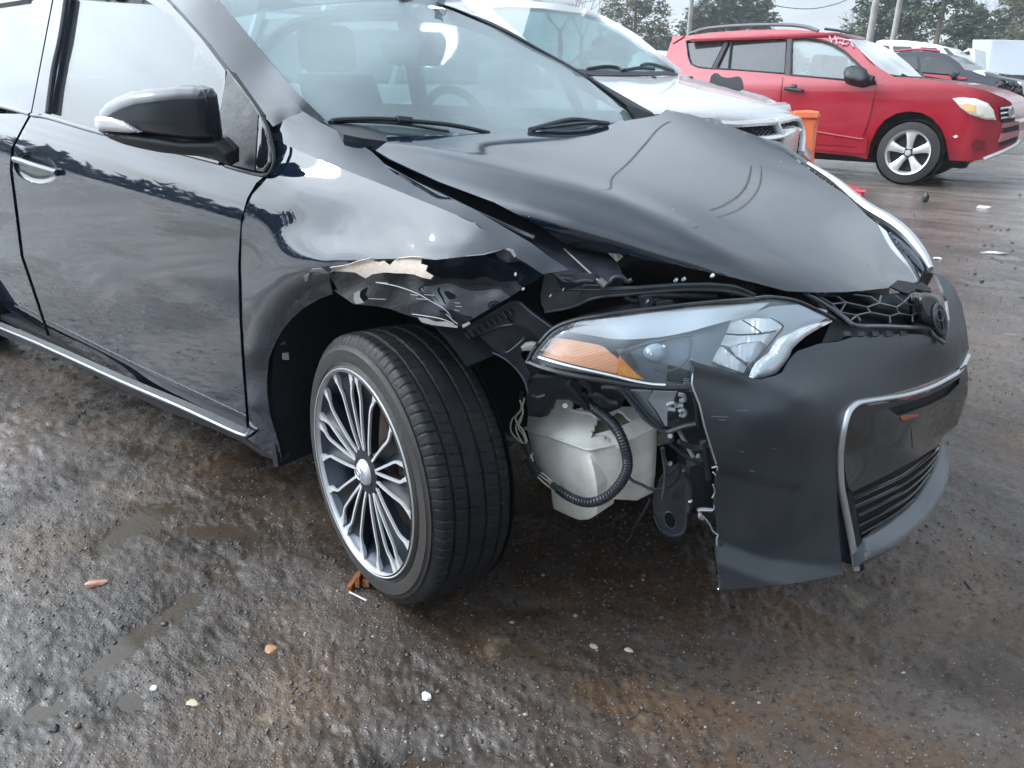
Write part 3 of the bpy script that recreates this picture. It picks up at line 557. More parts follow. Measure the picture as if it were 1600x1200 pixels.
# door handle ----------------------------------------------------------
hd = mk('handle_cup', panel(cup, SIDE, 3, .003, bulge=(22, -.035)), m_cap, door)
mk('door_handle', pxtube([(23, 249), (36, 253), (56, 260), (76, 266), (90, 270)], .010, SIDE, -.016, n=12, rf=lambda t, i: .0115-.004*abs(t-.5)), m_cap, door)
mk('door_seal', pxtube([(259, -4), (310, 52), (357, 109), (385, 147), (403, 176), (418, 203)], .0035, frm, -.002, n=6), m_blk, car)
# wing mirror -----------------------------------------------------------
z1 = lambda L: [(a/3.2, b/3.2) for a, b in L]
MS = TPS([(150, 190, ('y', -1.03)), (240, 160, ('y', -.985)), (333, 150, ('y', -.925)), (240, 210, ('y', -.985)), (333, 225, ('y', -.92)), (240, 130, ('y', -.98))], 1e-3)
mc = mk('mirror_housing', panel(z1([(490, 590), (496, 560), (530, 518), (580, 487), (660, 456), (760, 440), (880, 431), (970, 434), (1015, 448), (1038, 480), (1052, 560), (1062, 640), (1070, 696), (960, 700), (830, 684), (700, 664), (600, 655), (500, 650)]), MS, 3, .03, bulge=(22, .03)), m_cap, car)
mk('mirror_base', [panel(z1([(488, 650), (600, 657), (700, 668), (830, 690), (905, 702), (1000, 700), (1078, 698), (1100, 710), (1150, 760), (1150, 830), (1100, 812), (1060, 790), (980, 780), (890, 772), (800, 762), (700, 742), (620, 722), (550, 694)]), MS, 3, .035, bulge=(12, .025), off=.01)], m_blk, mc)
mk('turn_signal', panel(z1([(472, 605), (478, 585), (500, 580), (560, 585), (620, 605), (660, 632), (694, 662), (640, 664), (560, 658), (490, 652), (474, 632)]), MS, 3, .02, bulge=(8, .012), off=-.026), mat('signal_lens', (.62, .60, .66), .12, coat=1), mc)
SL = TPS([(353, 110, ('y', -.80)), (343, 250, ('y', -.86)), (403, 175, ('y', -.83)), (415, 265, ('y', -.862)), (390, 268, ('y', -.863))])
sail = mk('mirror_sail', [panel(z1([(1138, 350), (1290, 566), (1282, 700), (1272, 852), (1140, 820), (1095, 780), (1085, 700), (1095, 580), (1120, 440)]), SL, 4, .02)], m_blk, car)
mk('quarter_glass', panel(z1([(1294, 574), (1325, 640), (1350, 740), (1356, 810), (1320, 862), (1280, 852), (1286, 700)]), SL, 3, .012, off=.002, bulge=(8, .004)), m_gloss, sail)
mk('sail_seal', pxtube([(356, 110), (385, 148), (405, 177), (418, 204), (424, 228), (428, 248), (424, 264), (412, 274), (380, 268), (352, 260)], .0035, SL, -.004, n=6), m_blk, sail)
# hood ------------------------------------------------------------------
HD = POLY([(567, 208, ('y', -.70)), (604, 247, ('y', -.705)), (686, 284, ('y', -.705)), (772, 316, ('y', -.70)), (851, 357, ('y', -.69)), (901, 386, ('y', -.675)), (962, 398, ('y', -.645)), (1050, 414, ('y', -.59)), (1150, 436, ('y', -.485)), (1230, 455, ('y', -.38)), (1325, 456, ('y', -.2)), (1400, 450, ('y', 0.)),
          (700, 212, ('y', -.3)), (830, 201, ('y', 0.)), (945, 191, ('y', .4)), (1040, 173, ('y', .7)), (1237, 247, ('y', .63)), (1325, 307, ('y', .585)), (1412, 397, ('y', .43)), (1440, 428, ('y', .28)),
          (645, 227, ('y', -.655)), (740, 250, ('y', -.63)), (819, 271, ('y', -.61)), (898, 289, ('y', -.59)), (962, 309, ('y', -.565)), (1050, 348, ('y', -.525)), (1150, 400, ('y', -.45)), (.15, 0, .945), (.4, 0, .865), (.62, 0, .775), (.15, .35, .935), (.15, -.35, .94), (.4, -.35, .862), (.4, .35, .86), (.62, -.25, .775), (.62, .25, .765)], 3)
oH = [(566, 208), (631, 213), (709, 212), (772, 206), (850, 200), (945, 191), (995, 186), (1030, 180), (1041, 171), (1075, 178), (1124, 191), (1187, 214), (1237, 245), (1275, 273), (1325, 307), (1355, 337), (1390, 365), (1412, 395), (1440, 427), (1436, 440), (1412, 444), (1400, 441), (1392, 449), (1360, 453), (1325, 456), (1280, 457), (1230, 455), (1180, 442), (1120, 428), (1050, 413), (962, 398), (901, 387), (882, 383), (851, 357), (772, 316), (686, 284), (610, 249), (582, 232), (574, 220)]
def hdis(px, py):
    d = .014*np.exp(-(((px-1412)/26)**2+((py-432)/14)**2))-.008*np.exp(-(((px-1385)/22)**2+((py-440)/10)**2))
    # pressed shoulder line: flank drops away below it
    yc = np.interp(px, [566, 645, 740, 819, 898, 962, 1050, 1150, 1230], [208, 227, 250.5, 271.5, 289, 309.5, 348.5, 400, 440]); s = (py-yc)
    k = np.clip((px-566)/120, 0, 1)*np.clip((1230-px)/260, 0, 1)
    return d-.030*k*np.exp(-(s/15)**2)+.003*vnoise(px, py, .02)
hood = mk('hood', panel(oH, HD, 5, .004, disp=hdis), m_hood, car); hood['label'] = 'buckled hood lifted at its near edge'
rq = np.random.RandomState(12); sk = []
for _ in range(18):
    a, b = rq.uniform(620, 1400), rq.uniform(215, 445)
    if inside(oH, np.array([a]), np.array([b]))[0]: sk.append(panel([(a, b), (a+1.8, b+.2), (a+1.5, b+1.4), (a+.3, b+1.2)], HD, 2, .0005, off=-.004, disp=hdis))
o_ = mk('paint_speck', sk, m_chip, hood); o_['kind'] = 'stuff'
mk('inner_fender_rail', [panel([(566, 226), (590, 240), (690, 285), (775, 320), (855, 360), (905, 388), (960, 400), (975, 432), (930, 446), (880, 440), (845, 412), (790, 372), (690, 310), (600, 268), (575, 246)], TPS([(575, 225, ('y', -.66)), (700, 290, ('y', -.67)), (850, 375, ('y', -.67)), (950, 420, ('y', -.66)), (690, 310, ('y', -.70)), (880, 435, ('y', -.74)), (600, 262, ('y', -.70))]), 6, .02, off=.02)], m_blk, car)
mk('hood_seal', [pxtube([(640, 282), (690, 305), (740, 330), (800, 357), (835, 372)], .004, FA, .012, n=6), pxtube([(596, 256), (645, 283), (700, 310)], .003, FA, .008, n=6)], m_blk, car)
mk('far_fender', panel([(1041, 171), (1075, 178), (1124, 191), (1187, 214), (1220, 222), (1262, 252), (1305, 280), (1330, 305), (1375, 330), (1417, 362), (1445, 392), (1460, 427), (1440, 428), (1412, 397), (1390, 367), (1355, 339), (1325, 309), (1275, 275), (1237, 247)], TPS([(1041, 172, ('y', .74)), (1187, 216, ('y', .74)), (1262, 252, ('y', .74)), (1330, 300, ('y', .70)), (1417, 362, ('y', .56)), (1460, 425, ('y', .36)), (1355, 339, ('y', .60)), (1440, 428, ('y', .31))]), 4, .05, bulge=(10, .02), off=.05), m_paint, car)
mk('headlight', [pxtube([(1262, 255, ('y', .72)), (1305, 283, ('y', .70)), (1352, 322, ('y', .64)), (1390, 345, ('y', .60)), (1417, 366, ('y', .54)), (1441, 395, ('y', .46)), (1455, 420, ('y', .37))], .016, n=8, rf=lambda t, i: .004+.013*math.sin(math.pi*min(1, t*.9+.05)))], m_satin, car)
# ------------------------------------------------------------------ front end of the damaged car
z6 = lambda L: [(780+a/4, 380+b/4) for a, b in L]
z7 = lambda L: [(1150+a/4, 400+b/4) for a, b in L]
z8 = lambda L: [(780+a/4, 580+b/4) for a, b in L]
zb = lambda L: [(1050+a/3, 550+b/3) for a, b in L]
# bumper cover
BM = TPS([(1080, 562, ('y', -.725)), (1085, 575, ('y', -.728)), (1150, 584, ('y', -.665)), (1187, 593, ('y', -.62)), (1237, 560, ('y', -.525)), (1280, 537, ('y', -.44)), (1335, 525, ('y', -.31)), (1425, 522, ('y', -.09)), (1472, 536, ('y', .03)),
          (1490, 445, ('y', .26)), (1508, 490, ('y', .29)), (1513, 545, ('y', .28)), (1320, 640, ('y', -.43)), (1383, 617, ('y', -.25)), (1433, 603, ('y', -.08)), (1483, 580, ('y', .12)), (1308, 717, ('y', -.44)), (1308, 800, ('y', -.435)), (1312, 860, ('y', -.43)),
          (1093, 633, ('y', -.732)), (1120, 725, ('y', -.70)), (1118, 790, ('y', -.675)), (1122, 843, ('y', -.655)), (1200, 640, ('y', -.645)), (1250, 620, ('y', -.57)), (1200, 700, ('y', -.635)), (1210, 770, ('y', -.605)), (1205, 873, ('y', -.575)), (1250, 710, ('y', -.56)),
          (1126, 914, ('y', -.640)), (1220, 913, ('y', -.555)), (1317, 897, ('y', -.425)), (1350, 570, ('y', -.31)), (1270, 590, ('y', -.50)), (1465, 428, ('y', .22))], 8e-4)
o_bm = [(1080, 562), (1088, 566), (1110, 572), (1130, 577), (1150, 584), (1170, 589), (1187, 593), (1212, 587), (1225, 580), (1237, 560), (1250, 547), (1280, 537), (1310, 534), (1335, 526), (1380, 523), (1425, 522), (1445, 523), (1457, 528), (1472, 541), (1480, 530), (1484, 500), (1480, 470), (1470, 445), (1461, 427), (1475, 432), (1492, 450), (1503, 476), (1510, 510), (1514, 545),
        (1500, 572), (1483, 585), (1433, 604), (1383, 618), (1336, 627), (1322, 642), (1313, 667), (1307, 717), (1308, 800), (1313, 860), (1317, 897), (1250, 910), (1183, 918), (1124, 921), (1126, 910), (1122, 883), (1120, 845), (1122, 835), (1121, 817), (1116, 792), (1118, 763), (1119, 740), (1118, 726), (1110, 700), (1101, 667), (1093, 633), (1080, 602), (1085, 573)]
def bdis(px, py):
    yc = np.interp(px, [1120, 1230, 1300], [729, 757, 760]); k = np.clip((1260-px)/120, 0, 1)
    d = .020*k*np.exp(-np.maximum(py-yc, 0)/60)*(py > yc)*np.clip((py-yc)/10, 0, 1)
    yr = np.interp(px, [1122, 1200, 1313], [846, 874, 886]); d = d-.032*np.clip((py-yr)/35, 0, 1)
    yt = np.interp(px, [1085, 1150, 1250, 1300], [566, 583, 618, 640]); d = d-.010*np.exp(-((py-yt)/16)**2)*np.clip((1290-px)/80, 0, 1)
    return d+.0012*vnoise(px, py, .02)
bumper = mk('front_bumper', panel(o_bm, BM, 5, .006, disp=bdis), m_bump, car); bumper['label'] = 'matte bumper cover torn off at its outer end'
mk('scuff', [panel([(a, b), (a+c_, b+1), (a+c_*.9, b+2.6), (a+3, b+2)], BM, 3, .0006, off=-.0008, disp=bdis) for a, b, c_ in ((1122, 655, 14), (1110, 650, 30), (1155, 705, 8), (1205, 700, 6), (1170, 735, 10), (1150, 640, 22), (1206, 716, 4))], mat('scuff_mark', (.10, .11, .12), .6), bumper)
mk('torn_edge', [pxtube(L_, .0015, BM, -.001, n=6, sm=3) for L_ in ([(1080, 562), (1085, 574), (1081, 600), (1093, 633), (1101, 667), (1119, 725)], [(1112, 731), (1120, 729), (1121, 735)], [(1114, 738), (1118, 742)], [(1114, 757), (1117, 768), (1113, 778)], [(1090, 797), (1113, 797), (1116, 790)], [(1095, 803), (1099, 812), (1093, 806)], [(1122, 837), (1120, 846), (1122, 883), (1126, 912), (1122, 921)], [(1098, 806), (1108, 818), (1114, 830), (1122, 836)])], m_satin, bumper)
mk('clip', [pxtube([(1070, 838), (1078, 836)] if i else [(1126, 851), (1128, 852)], .003, BM, -.003, n=6, sm=1) for i in range(1)], m_blk, bumper)
# trim round the lower opening
o_ch = zb([(1386, 16), (1345, 88), (1270, 135), (1200, 168), (1100, 200), (1000, 217), (900, 232), (862, 243), (830, 272), (814, 310), (800, 370), (790, 440), (786, 500), (788, 570), (794, 640), (806, 700), (822, 780), (836, 850), (850, 930), (864, 1020)])
trim = mk('chrome_surround', [pxtube(o_ch, .0072, BM, -.006, n=10, flat=.8, sm=4)], m_satin, car)
# gloss panel with slot and thin patches
GP = TPS([(1325, 650, ('y', -.41)), (1312, 700, ('y', -.42)), (1333, 768, ('y', -.41)), (1400, 640, ('y', -.19)), (1450, 620, ('y', -.02)), (1500, 590, ('y', .19)), (1510, 600, ('y', .27)), (1500, 640, ('y', .30)), (1470, 695, ('y', .27)), (1400, 735, ('y', -.20)), (1440, 660, ('y', -.05)), (1440, 715, ('y', -.04))], 1e-3)
slot = zb([(1012, 262), (1100, 240), (1200, 205), (1290, 160), (1350, 120), (1345, 150), (1290, 205), (1200, 250), (1130, 275), (1060, 298), (1040, 285)])
o_gp = zb([(835, 290), (870, 258), (1000, 240), (1100, 222), (1200, 190), (1300, 140), (1380, 60), (1388, 110), (1385, 200), (1362, 270), (1338, 340), (1270, 395), (1248, 440), (1150, 500), (1000, 580), (848, 655), (830, 640), (812, 560), (803, 480), (808, 400), (820, 330)])
mk('lower_fascia', panel(o_gp, GP, 5, .012, holes=[slot]), m_gloss, car)
mk('fascia_slot', panel(zb([(1000, 250), (1200, 190), (1370, 100), (1365, 160), (1200, 265), (1050, 310)]), GP, 8, .004, off=.035), m_void, car)
mk('painted_reflection', panel(zb([(1070, 305), (1090, 296), (1150, 290), (1162, 292), (1150, 304), (1100, 318), (1078, 320)]), GP, 3, .004, off=-.004, bulge=(4, .003)), mat('painted_reflection_amber', (.30, .07, .025), .25), car)  # orange-red reflection in the gloss panel, painted as a thin raised patch
mk('brown_fascia_patch', panel(zb([(1120, 345), (1330, 235), (1322, 330), (1240, 400), (1130, 450)]), GP, 5, .004, off=-.003), mat('dull_brown_patch', (.035, .033, .03), .22, ior=1.6, noise=(12, (.07, .06, .05), .4, .7, .4)), car)  # thin dark patch with brown mottling laid over the gloss panel
# lower grille slats + dark behind
SG = TPS([(1333, 772, ('y', -.395)), (1345, 835, ('y', -.39)), (1400, 740, ('y', -.2)), (1400, 800, ('y', -.2)), (1467, 695, ('y', .24)), (1462, 720, ('y', .18)), (1430, 730, ('y', -.04))], 1e-3)
mk('lower_grille', panel(zb([(835, 640), (1000, 570), (1250, 430), (1262, 460), (1200, 560), (1130, 680), (1000, 790), (890, 875), (860, 800)]), SG, 8, .004, off=.05), m_void, car)
for L_ in ([(850, 690), (960, 640), (1080, 580), (1180, 510), (1250, 450)], [(856, 728), (970, 676), (1090, 614), (1190, 540), (1246, 474)], [(868, 768), (980, 712), (1100, 646), (1190, 568), (1240, 500)], [(874, 812), (990, 752), (1080, 700), (1140, 650), (1200, 575)], [(884, 850), (980, 795), (1060, 745), (1128, 690)]):
    mk('grille_slat', pxtube(zb(L_), .0045, SG, 0., n=8, flat=.7), m_gloss, car)
mk('grille_side_frame', panel(zb([(812, 640), (845, 645), (858, 720), (876, 830), (892, 900), (902, 1020), (880, 1034), (866, 1030), (852, 930), (834, 830), (818, 740)]), TPS([(1326, 770, ('y', -.405)), (1345, 860, ('y', -.39)), (1348, 890, ('y', -.38)), (1320, 765, ('y', -.41)), (1337, 890, ('y', -.385))]), 4, .012), m_blk, car)
mk('fog_lamp_recess', panel(zb([(770, 640), (790, 640), (832, 860), (850, 1000), (812, 990), (796, 960), (786, 800)]), BM, 5, .01, off=.02), m_blk, car)
LP = TPS([(1350, 845, ('y', -.385)), (1352, 875, ('y', -.42)), (1383, 818, ('y', -.24)), (1400, 853, ('y', -.28)), (1427, 780, ('y', -.06)), (1450, 812, ('y', -.09)), (1467, 705, ('y', .22)), (1475, 692, ('y', .27)), (1482, 716, ('y', .24)), (1480, 757, ('y', .09))], 1e-3)
mk('front_lip', panel(zb([(892, 872), (950, 835), (1000, 795), (1060, 745), (1130, 688), (1180, 610), (1220, 540), (1256, 450), (1272, 432), (1290, 470), (1299, 520), (1296, 590), (1280, 650), (1245, 720), (1200, 782), (1120, 855), (1050, 905), (980, 945), (905, 975), (898, 920)]), LP, 5, .03, bulge=(12, .012)), mat('lip_plastic', (.075, .088, .10), .32, ior=1.6, noise=(18, (.12, .13, .14), .45, .7, .5)), car)
# upper grille and emblem
GR = TPS([(1257, 458, ('y', -.33)), (1337, 507, ('y', -.29)), (1450, 512, ('y', -.01)), (1400, 460, ('y', -.06)), (1440, 450, ('y', .03)), (1330, 470, ('y', -.2))], 1e-3)
mk('grille_backing', [panel(z7([(380, 225), (640, 225), (980, 235), (1160, 210), (1230, 330), (1230, 500), (740, 500), (640, 530), (540, 545), (600, 400)]), GR, 8, .004, off=.06)], m_void, car)
hexl = [[(500, 240), (600, 300), (650, 352), (755, 370), (778, 408)], [(600, 300), (685, 290), (820, 320), (838, 352), (755, 370)], [(630, 250), (685, 290)], [(840, 255), (895, 295), (1005, 322), (1020, 360), (960, 376), (838, 352)], [(820, 320), (895, 295)], [(960, 376), (965, 420)], [(1000, 250), (1048, 290), (1130, 318), (1146, 350), (1100, 372), (1020, 360)], [(1005, 322), (1048, 290)], [(1100, 372), (1105, 414)], [(1048, 290), (1090, 250)]]
m_grl = mat('grille_plastic', (.055, .065, .08), .25, coat=.5)
hexl += [[(500, 240), (630, 250)], [(840, 255), (730, 240)], [(685, 290), (650, 352)], [(895, 295), (905, 250)], [(755, 370), (720, 400)]]
def wall(L_, d0, d1):
    Q = [np.array([a, b]) for a, b in z7(L_)]; V = []
    for q in Q:
        t = float(GR(q[:1], q[1:])[0]); V += [at(q[0], q[1], t+d0), at(q[0], q[1]+2.5, t+d1)]
    return np.array(V), [(2*i, 2*i+2, 2*i+3, 2*i+1) for i in range(len(Q)-1)]
mk('grille_mesh', [pxtube(z7(L_), .0022, GR, .008, n=6, sm=1) for L_ in hexl]+[wall(L_, .008, .045) for L_ in hexl], m_grl, car)
mk('grille_frame', [pxtube(z7([(425, 232), (500, 268), (600, 330), (680, 388), (752, 436), (900, 438), (1100, 446), (1200, 452), (1240, 500), (1296, 545)]), .0058, GR, -.002, n=8, flat=.8, sm=3)], m_grl, car)
ET = TPS([(1437, 470, ('y', -.02)), (1437, 505, ('y', -.02)), (1480, 470, ('y', .03)), (1475, 530, ('y', .03)), (1460, 500, ('y', -.005))], 1e-3)
emb = mk('emblem_mount', panel(z7([(1130, 270), (1160, 240), (1230, 240), (1280, 270), (1310, 340), (1325, 430), (1318, 510), (1300, 545), (1260, 500), (1235, 450), (1150, 420), (1140, 340)]), ET, 4, .03, bulge=(10, .02), smooth=True), m_gloss, car)
def pell(cx, cy, a, b, tl, n=20): return [(1150+(cx+a*math.cos(q)*math.cos(tl)-b*math.sin(q)*math.sin(tl))/4, 400+(cy+a*math.cos(q)*math.sin(tl)+b*math.sin(q)*math.cos(tl))/4) for q in np.linspace(0, 2*math.pi, n+1)[:-1]]
mk('emblem', [pxtube(pell(1276, 392, 34, 92, -.18), .0035, ET, -.024, n=6, sm=1, closed=True), pxtube(pell(1276, 392, 14, 86, -.18), .002, ET, -.026, n=6, sm=1, closed=True), pxtube(pell(1273, 370, 26, 34, -.18), .002, ET, -.026, n=6, sm=1, closed=True)], m_grl, emb)
mk('hood_latch_cover', panel(z7([(960, 190), (1010, 150), (1080, 160), (1130, 175), (1160, 160), (1215, 200), (1225, 225), (1170, 215), (1120, 205), (1080, 235), (1040, 225), (1000, 205)]), TPS([(1400, 445, ('y', .02)), (1440, 445, ('y', .08)), (1450, 455, ('y', .08)), (1410, 455, ('y', .02))]), 3, .004), m_gloss, car)
# upper bracket, tie bar and the dark structure round the lamp
TB = TPS([(850, 440, ('y', -.73)), (852, 480, ('y', -.73)), (930, 440, ('y', -.70)), (992, 452, ('y', -.66)), (1112, 450, ('y', -.55)), (1180, 462, ('y', -.46)), (892, 478, ('y', -.72))])
tb = mk('tie_bar', [panel(z6([(280, 205), (440, 192), (600, 195), (636, 240), (640, 285), (850, 280), (1100, 262), (1330, 258), (1480, 270), (1600, 318), (1600, 346), (1400, 302), (1200, 296), (1000, 306), (800, 326), (600, 346), (530, 370), (450, 405), (290, 432), (262, 380), (258, 320)]), TB, 5, .02),
   pxtube(z6([(285, 432), (450, 402), (600, 343), (800, 322), (1000, 303), (1200, 292), (1400, 298), (1600, 342)]), .0028, TB, -.002, n=6), pxtube(z6([(330, 290), (620, 292), (850, 284), (1100, 266), (1330, 262), (1480, 276), (1600, 322)]), .0022, TB, -.002, n=6)], mat('structure_metal', (.014, .018, .025), .35, ior=1.5, noise=(25, (.035, .04, .045), .45, .7, .6)), car)
mk('hood_stay', [tube([at(882, 389, ('y', -.66)), at(937, 440, ('y', -.70))], .0022, n=6, sm=1), tube([at(937, 438, ('y', -.71)), at(947, 447, ('y', -.71))], .007, n=8, sm=1)], mat('zinc_rod', (.10, .10, .10), .45, .3), car)
hs = mk('hose', [pxtube(z6([(640, 205), (660, 235), (690, 245), (720, 215), (770, 215), (800, 240), (830, 230)]), .004, TB, -.006, n=8), pxtube(z6([(380, 235), (430, 225), (480, 245), (530, 235), (590, 240)]), .0035, TB, -.004, n=8), pxtube(z6([(520, 270), (560, 262), (620, 268)]), .003, TB, -.004, n=8)], m_blk, car)
mk('fastener', [pxtube(z6([(a, b), (a+6, b+6)]), .0045, TB, -.004, n=8, sm=1) for a, b in ((660, 252), (1100, 228), (1330, 200), (1150, 222))], m_satin, tb)
mk('front_panel', [panel([(845, 470), (900, 480), (1000, 462), (1110, 456), (1180, 466), (1260, 470), (1330, 520), (1300, 560), (1240, 600), (1120, 640), (1108, 760), (1060, 850), (1035, 840), (1020, 740), (900, 720), (850, 600)], TPS([(850, 500, ('y', -.55)), (1000, 470, ('y', -.52)), (1200, 475, ('y', -.32)), (1300, 540, ('y', -.25)), (1000, 700, ('y', -.45)), (1060, 840, ('y', -.42)), (900, 650, ('y', -.50))]), 12, .02, off=.05)], m_void, car)
mk('duct', [pxtube(z6([(620, 455), (700, 440), (780, 420), (860, 425), (940, 410)]), .010, TB, .04, n=8), pxtube(z6([(870, 345), (900, 370), (950, 390)]), .008, TB, .05, n=6), pxtube(z6([(960, 355), (1020, 370), (1080, 372)]), .007, TB, .05, n=6), pxtube(z6([(780, 340), (830, 362), (860, 365)]), .005, TB, .05, n=6)], m_blk, car)
# hood gap clutter
for q in ([(1160, 445), (1164, 452), (1168, 445), (1172, 453), (1176, 446), (1179, 452)],):
    mk('hose', pxtube(q, .002, TB, .03, n=5, sm=1), m_blk, car)
mk('drain_grate', [panel(z6([(680, 62), (760, 70), (775, 85), (735, 118)]), TB, 4, .004, off=.03)], mat('grey_foam', (.16, .17, .16), .8, noise=(120, (.05, .05, .05), .4, .6)), car)
# ribbed fender bracket
z77 = lambda L: [(550+a/3.158, 180+b/3.158) for a, b in L]
FBk = TPS([(716, 518, ('y', -.80)), (800, 475, ('y', -.76)), (860, 510, ('y', -.74)), (735, 532, ('y', -.80)), (840, 550, ('y', -.74))])
fb = mk('fender_bracket', [panel(z77([(528, 1068), (640, 1010), (760, 940), (800, 925), (830, 930), (880, 975), (960, 1030), (985, 1050), (960, 1080), (930, 1115), (880, 1060), (800, 1030), (760, 1030), (560, 1112), (540, 1100)]), FBk, 4, .012),
     panel(z77([(560, 1112), (760, 1030), (800, 1030), (880, 1060), (930, 1115), (900, 1150), (860, 1140), (830, 1180), (880, 1270), (860, 1340), (800, 1240), (700, 1170), (600, 1130)]), FBk, 6, .008, off=.02)], m_blk, car)
for i in range(9):
    a, b = 560+i*26, 1076-i*14.5
    mk('rib', pxtube(z77([(a, b), (a+22, b+26)]), .0030, FBk, -.006, n=6, sm=1), m_blk, fb)
mk('bracket_rim', [pxtube(z77([(528, 1066), (640, 1006), (760, 936), (800, 922), (830, 928), (880, 972), (985, 1048)]), .0018, FBk, -.003, n=6), pxtube(z77([(540, 1104), (700, 1050), (800, 1030)]), .0016, FBk, -.003, n=6), pxtube(z77([(745, 1150), (765, 1170), (830, 1120), (850, 1095)]), .0018, FBk, .005, n=6), pxtube(z77([(600, 1135), (750, 1200), (840, 1290), (870, 1370)]), .0022, FBk, .01, n=6)], m_grl, fb)
mk('rubber_plug', pxtube(z77([(778, 1008), (776, 1012)]), .0085, FBk, -.004, n=14, sm=1), m_blk, fb)
mk('torn_washer', panel(z6([(135, 650), (160, 628), (200, 620), (250, 632), (230, 660), (190, 672), (145, 672)]), FBk, 4, .006, off=-.004, bulge=(6, .006)), mat('pale_clip', (.5, .5, .48), .5), fb)
# headlamp ---------------------------------------------------------------
hl = [(825, 562, ('y', -.805)), (865, 515, ('y', -.795)), (980, 489, ('y', -.735)), (1067, 479, ('y', -.665)), (1180, 470, ('y', -.56)), (1245, 472, ('y', -.47)), (1302, 499, ('y', -.41)), (855, 572, ('y', -.815)), (955, 589, ('y', -.785)), (1037, 601, ('y', -.745)), (1080, 602, ('y', -.725)), (1187, 591, ('y', -.60)), (1232, 555, ('y', -.52)), (980, 540, ('y', -.775)), (1100, 530, ('y', -.69))]
HL = TPS(hl, 1e-3)
o_hl = z6([(180, 735), (210, 685), (250, 630), (300, 575), (345, 535), (410, 505), (480, 485), (640, 460), (800, 435), (980, 415), (1150, 395), (1400, 375), (1600, 360)])+z7([(110, 275), (220, 265), (380, 290), (450, 315), (500, 340), (560, 368), (610, 395), (500, 428), (400, 490), (360, 560), (330, 620), (250, 700), (150, 766)])+[(1150, 590), (1110, 596), (1077, 602), (1037, 601), (995, 597), (955, 589), (905, 581), (855, 572)]
lampt = mk('headlight', [panel(o_hl, HL, 8, .006, off=.13)], mat('lamp_housing', (.055, .068, .082), .35, ior=1.6), car); lampt['label'] = 'headlight hanging beside the torn bumper'
mk('lamp_rim', [pxtube(z6([(180, 735), (210, 680), (255, 620), (345, 530), (480, 478), (640, 452), (800, 428), (980, 408), (1150, 388), (1400, 366), (1600, 352)])+z7([(110, 268), (220, 260), (380, 284), (500, 336), (612, 396)]), .0055, HL, .006, n=8, flat=.8), pxtube(z6([(180, 740), (300, 785), (500, 830), (700, 862), (860, 888), (1030, 900), (1190, 900)]), .0065, HL, .010, n=8)], m_gloss, lampt)
mk('lamp_wall', [panel(z6([(180, 735), (345, 535), (480, 485), (420, 560), (330, 600), (262, 700), (240, 745)]), HL, 5, .004, off=.02)], m_grl, lampt)
m_white = mat('chrome_reflector', (.90, .91, .92), .25, .45, noise=(5, (.80, .82, .84), .4, .7))
HI = lambda o: (lambda a, b: HL(a, b)+o)
mk('reflector_strip', panel(z6([(368, 545), (430, 512), (490, 492), (640, 474), (800, 456), (1000, 430), (1200, 406), (1420, 388), (1600, 376), (1690, 372), (1600, 432), (1520, 462), (1450, 480), (1320, 515), (1200, 549), (1090, 573), (1000, 588), (860, 600), (780, 602), (700, 598), (560, 574), (450, 556)]), HL, 5, .004, off=.016, disp=lambda a, b: .03*np.clip((b-(480+(1180-a)*.05))/50, 0, 1)), m_white, lampt)
def amat():
    m = mat('amber_lens', (.84, .34, .14), .3, coat=1.); t = m.node_tree; b = t.nodes['Principled BSDF']
    tcn = t.nodes.new('ShaderNodeTexCoord'); wv1 = t.nodes.new('ShaderNodeTexWave'); wv1.inputs['Scale'].default_value = 130; wv1.bands_direction = 'Z'; t.links.new(tcn.outputs['Object'], wv1.inputs['Vector'])
    bp = t.nodes.new('ShaderNodeBump'); bp.inputs['Strength'].default_value = .5; bp.inputs['Distance'].default_value = .002; t.links.new(wv1.outputs['Color'], bp.inputs['Height']); t.links.new(bp.outputs[0], b.inputs['Normal'])
    return m
mk('amber_reflector', [panel(z6([(335, 590), (450, 603), (620, 634), (655, 650), (700, 690), (745, 730), (735, 815), (700, 810), (500, 765), (380, 735), (262, 700), (290, 645)]), HL, 5, .004, off=.022)], amat(), lampt)
mk('amber_reflector', [panel(z6([(748, 705), (790, 750), (840, 800), (905, 855), (860, 848), (800, 836), (738, 822), (742, 770)]), HL, 4, .004, off=.018)], mat('amber_deep', (.80, .24, .02), .25, coat=1., noise=(90, (.85, .32, .04), .45, .6)), lampt)
mk('lamp_lower_strip', [pxtube(z6([(248, 712), (380, 752), (500, 782), (700, 826), (830, 858), (950, 880), (1040, 886)]), .0028, HL, .008, n=6, flat=.8)], m_white, lampt)
mk('bezel', panel(z6([(1200, 552), (1450, 482), (1700, 395), (1900, 380), (2050, 420), (2040, 470), (1900, 560), (1820, 660), (1750, 780), (1640, 840), (1230, 870), (1300, 800), (1260, 700)]), HL, 6, .004, off=.10, disp=lambda a, b: .01*np.sin(a*.03)), mat('bezel_grey', (.42, .47, .52), .3, .5, coat=.6), lampt)
mk('bezel', panel(z6([(730, 665), (790, 660), (850, 640), (960, 600), (1100, 575), (1200, 552), (1450, 482), (1420, 560), (1380, 640), (1340, 720), (1300, 800), (1230, 870), (1040, 880), (910, 860), (840, 790), (760, 710)]), HL, 6, .004, off=.045), mat('bezel_plastic', (.15, .18, .21), .3, coat=.6), lampt)
mk('indicator_bulb', [panel(z6([(900, 668), (920, 640), (980, 622), (1030, 640), (1040, 690), (1025, 730), (980, 745), (930, 730), (905, 700)]), HL, 3, .01, off=.038, bulge=(11, .018), smooth=True)], mat('clear_bulb', (.30, .34, .38), .08, coat=1, ior=1.6), lampt)
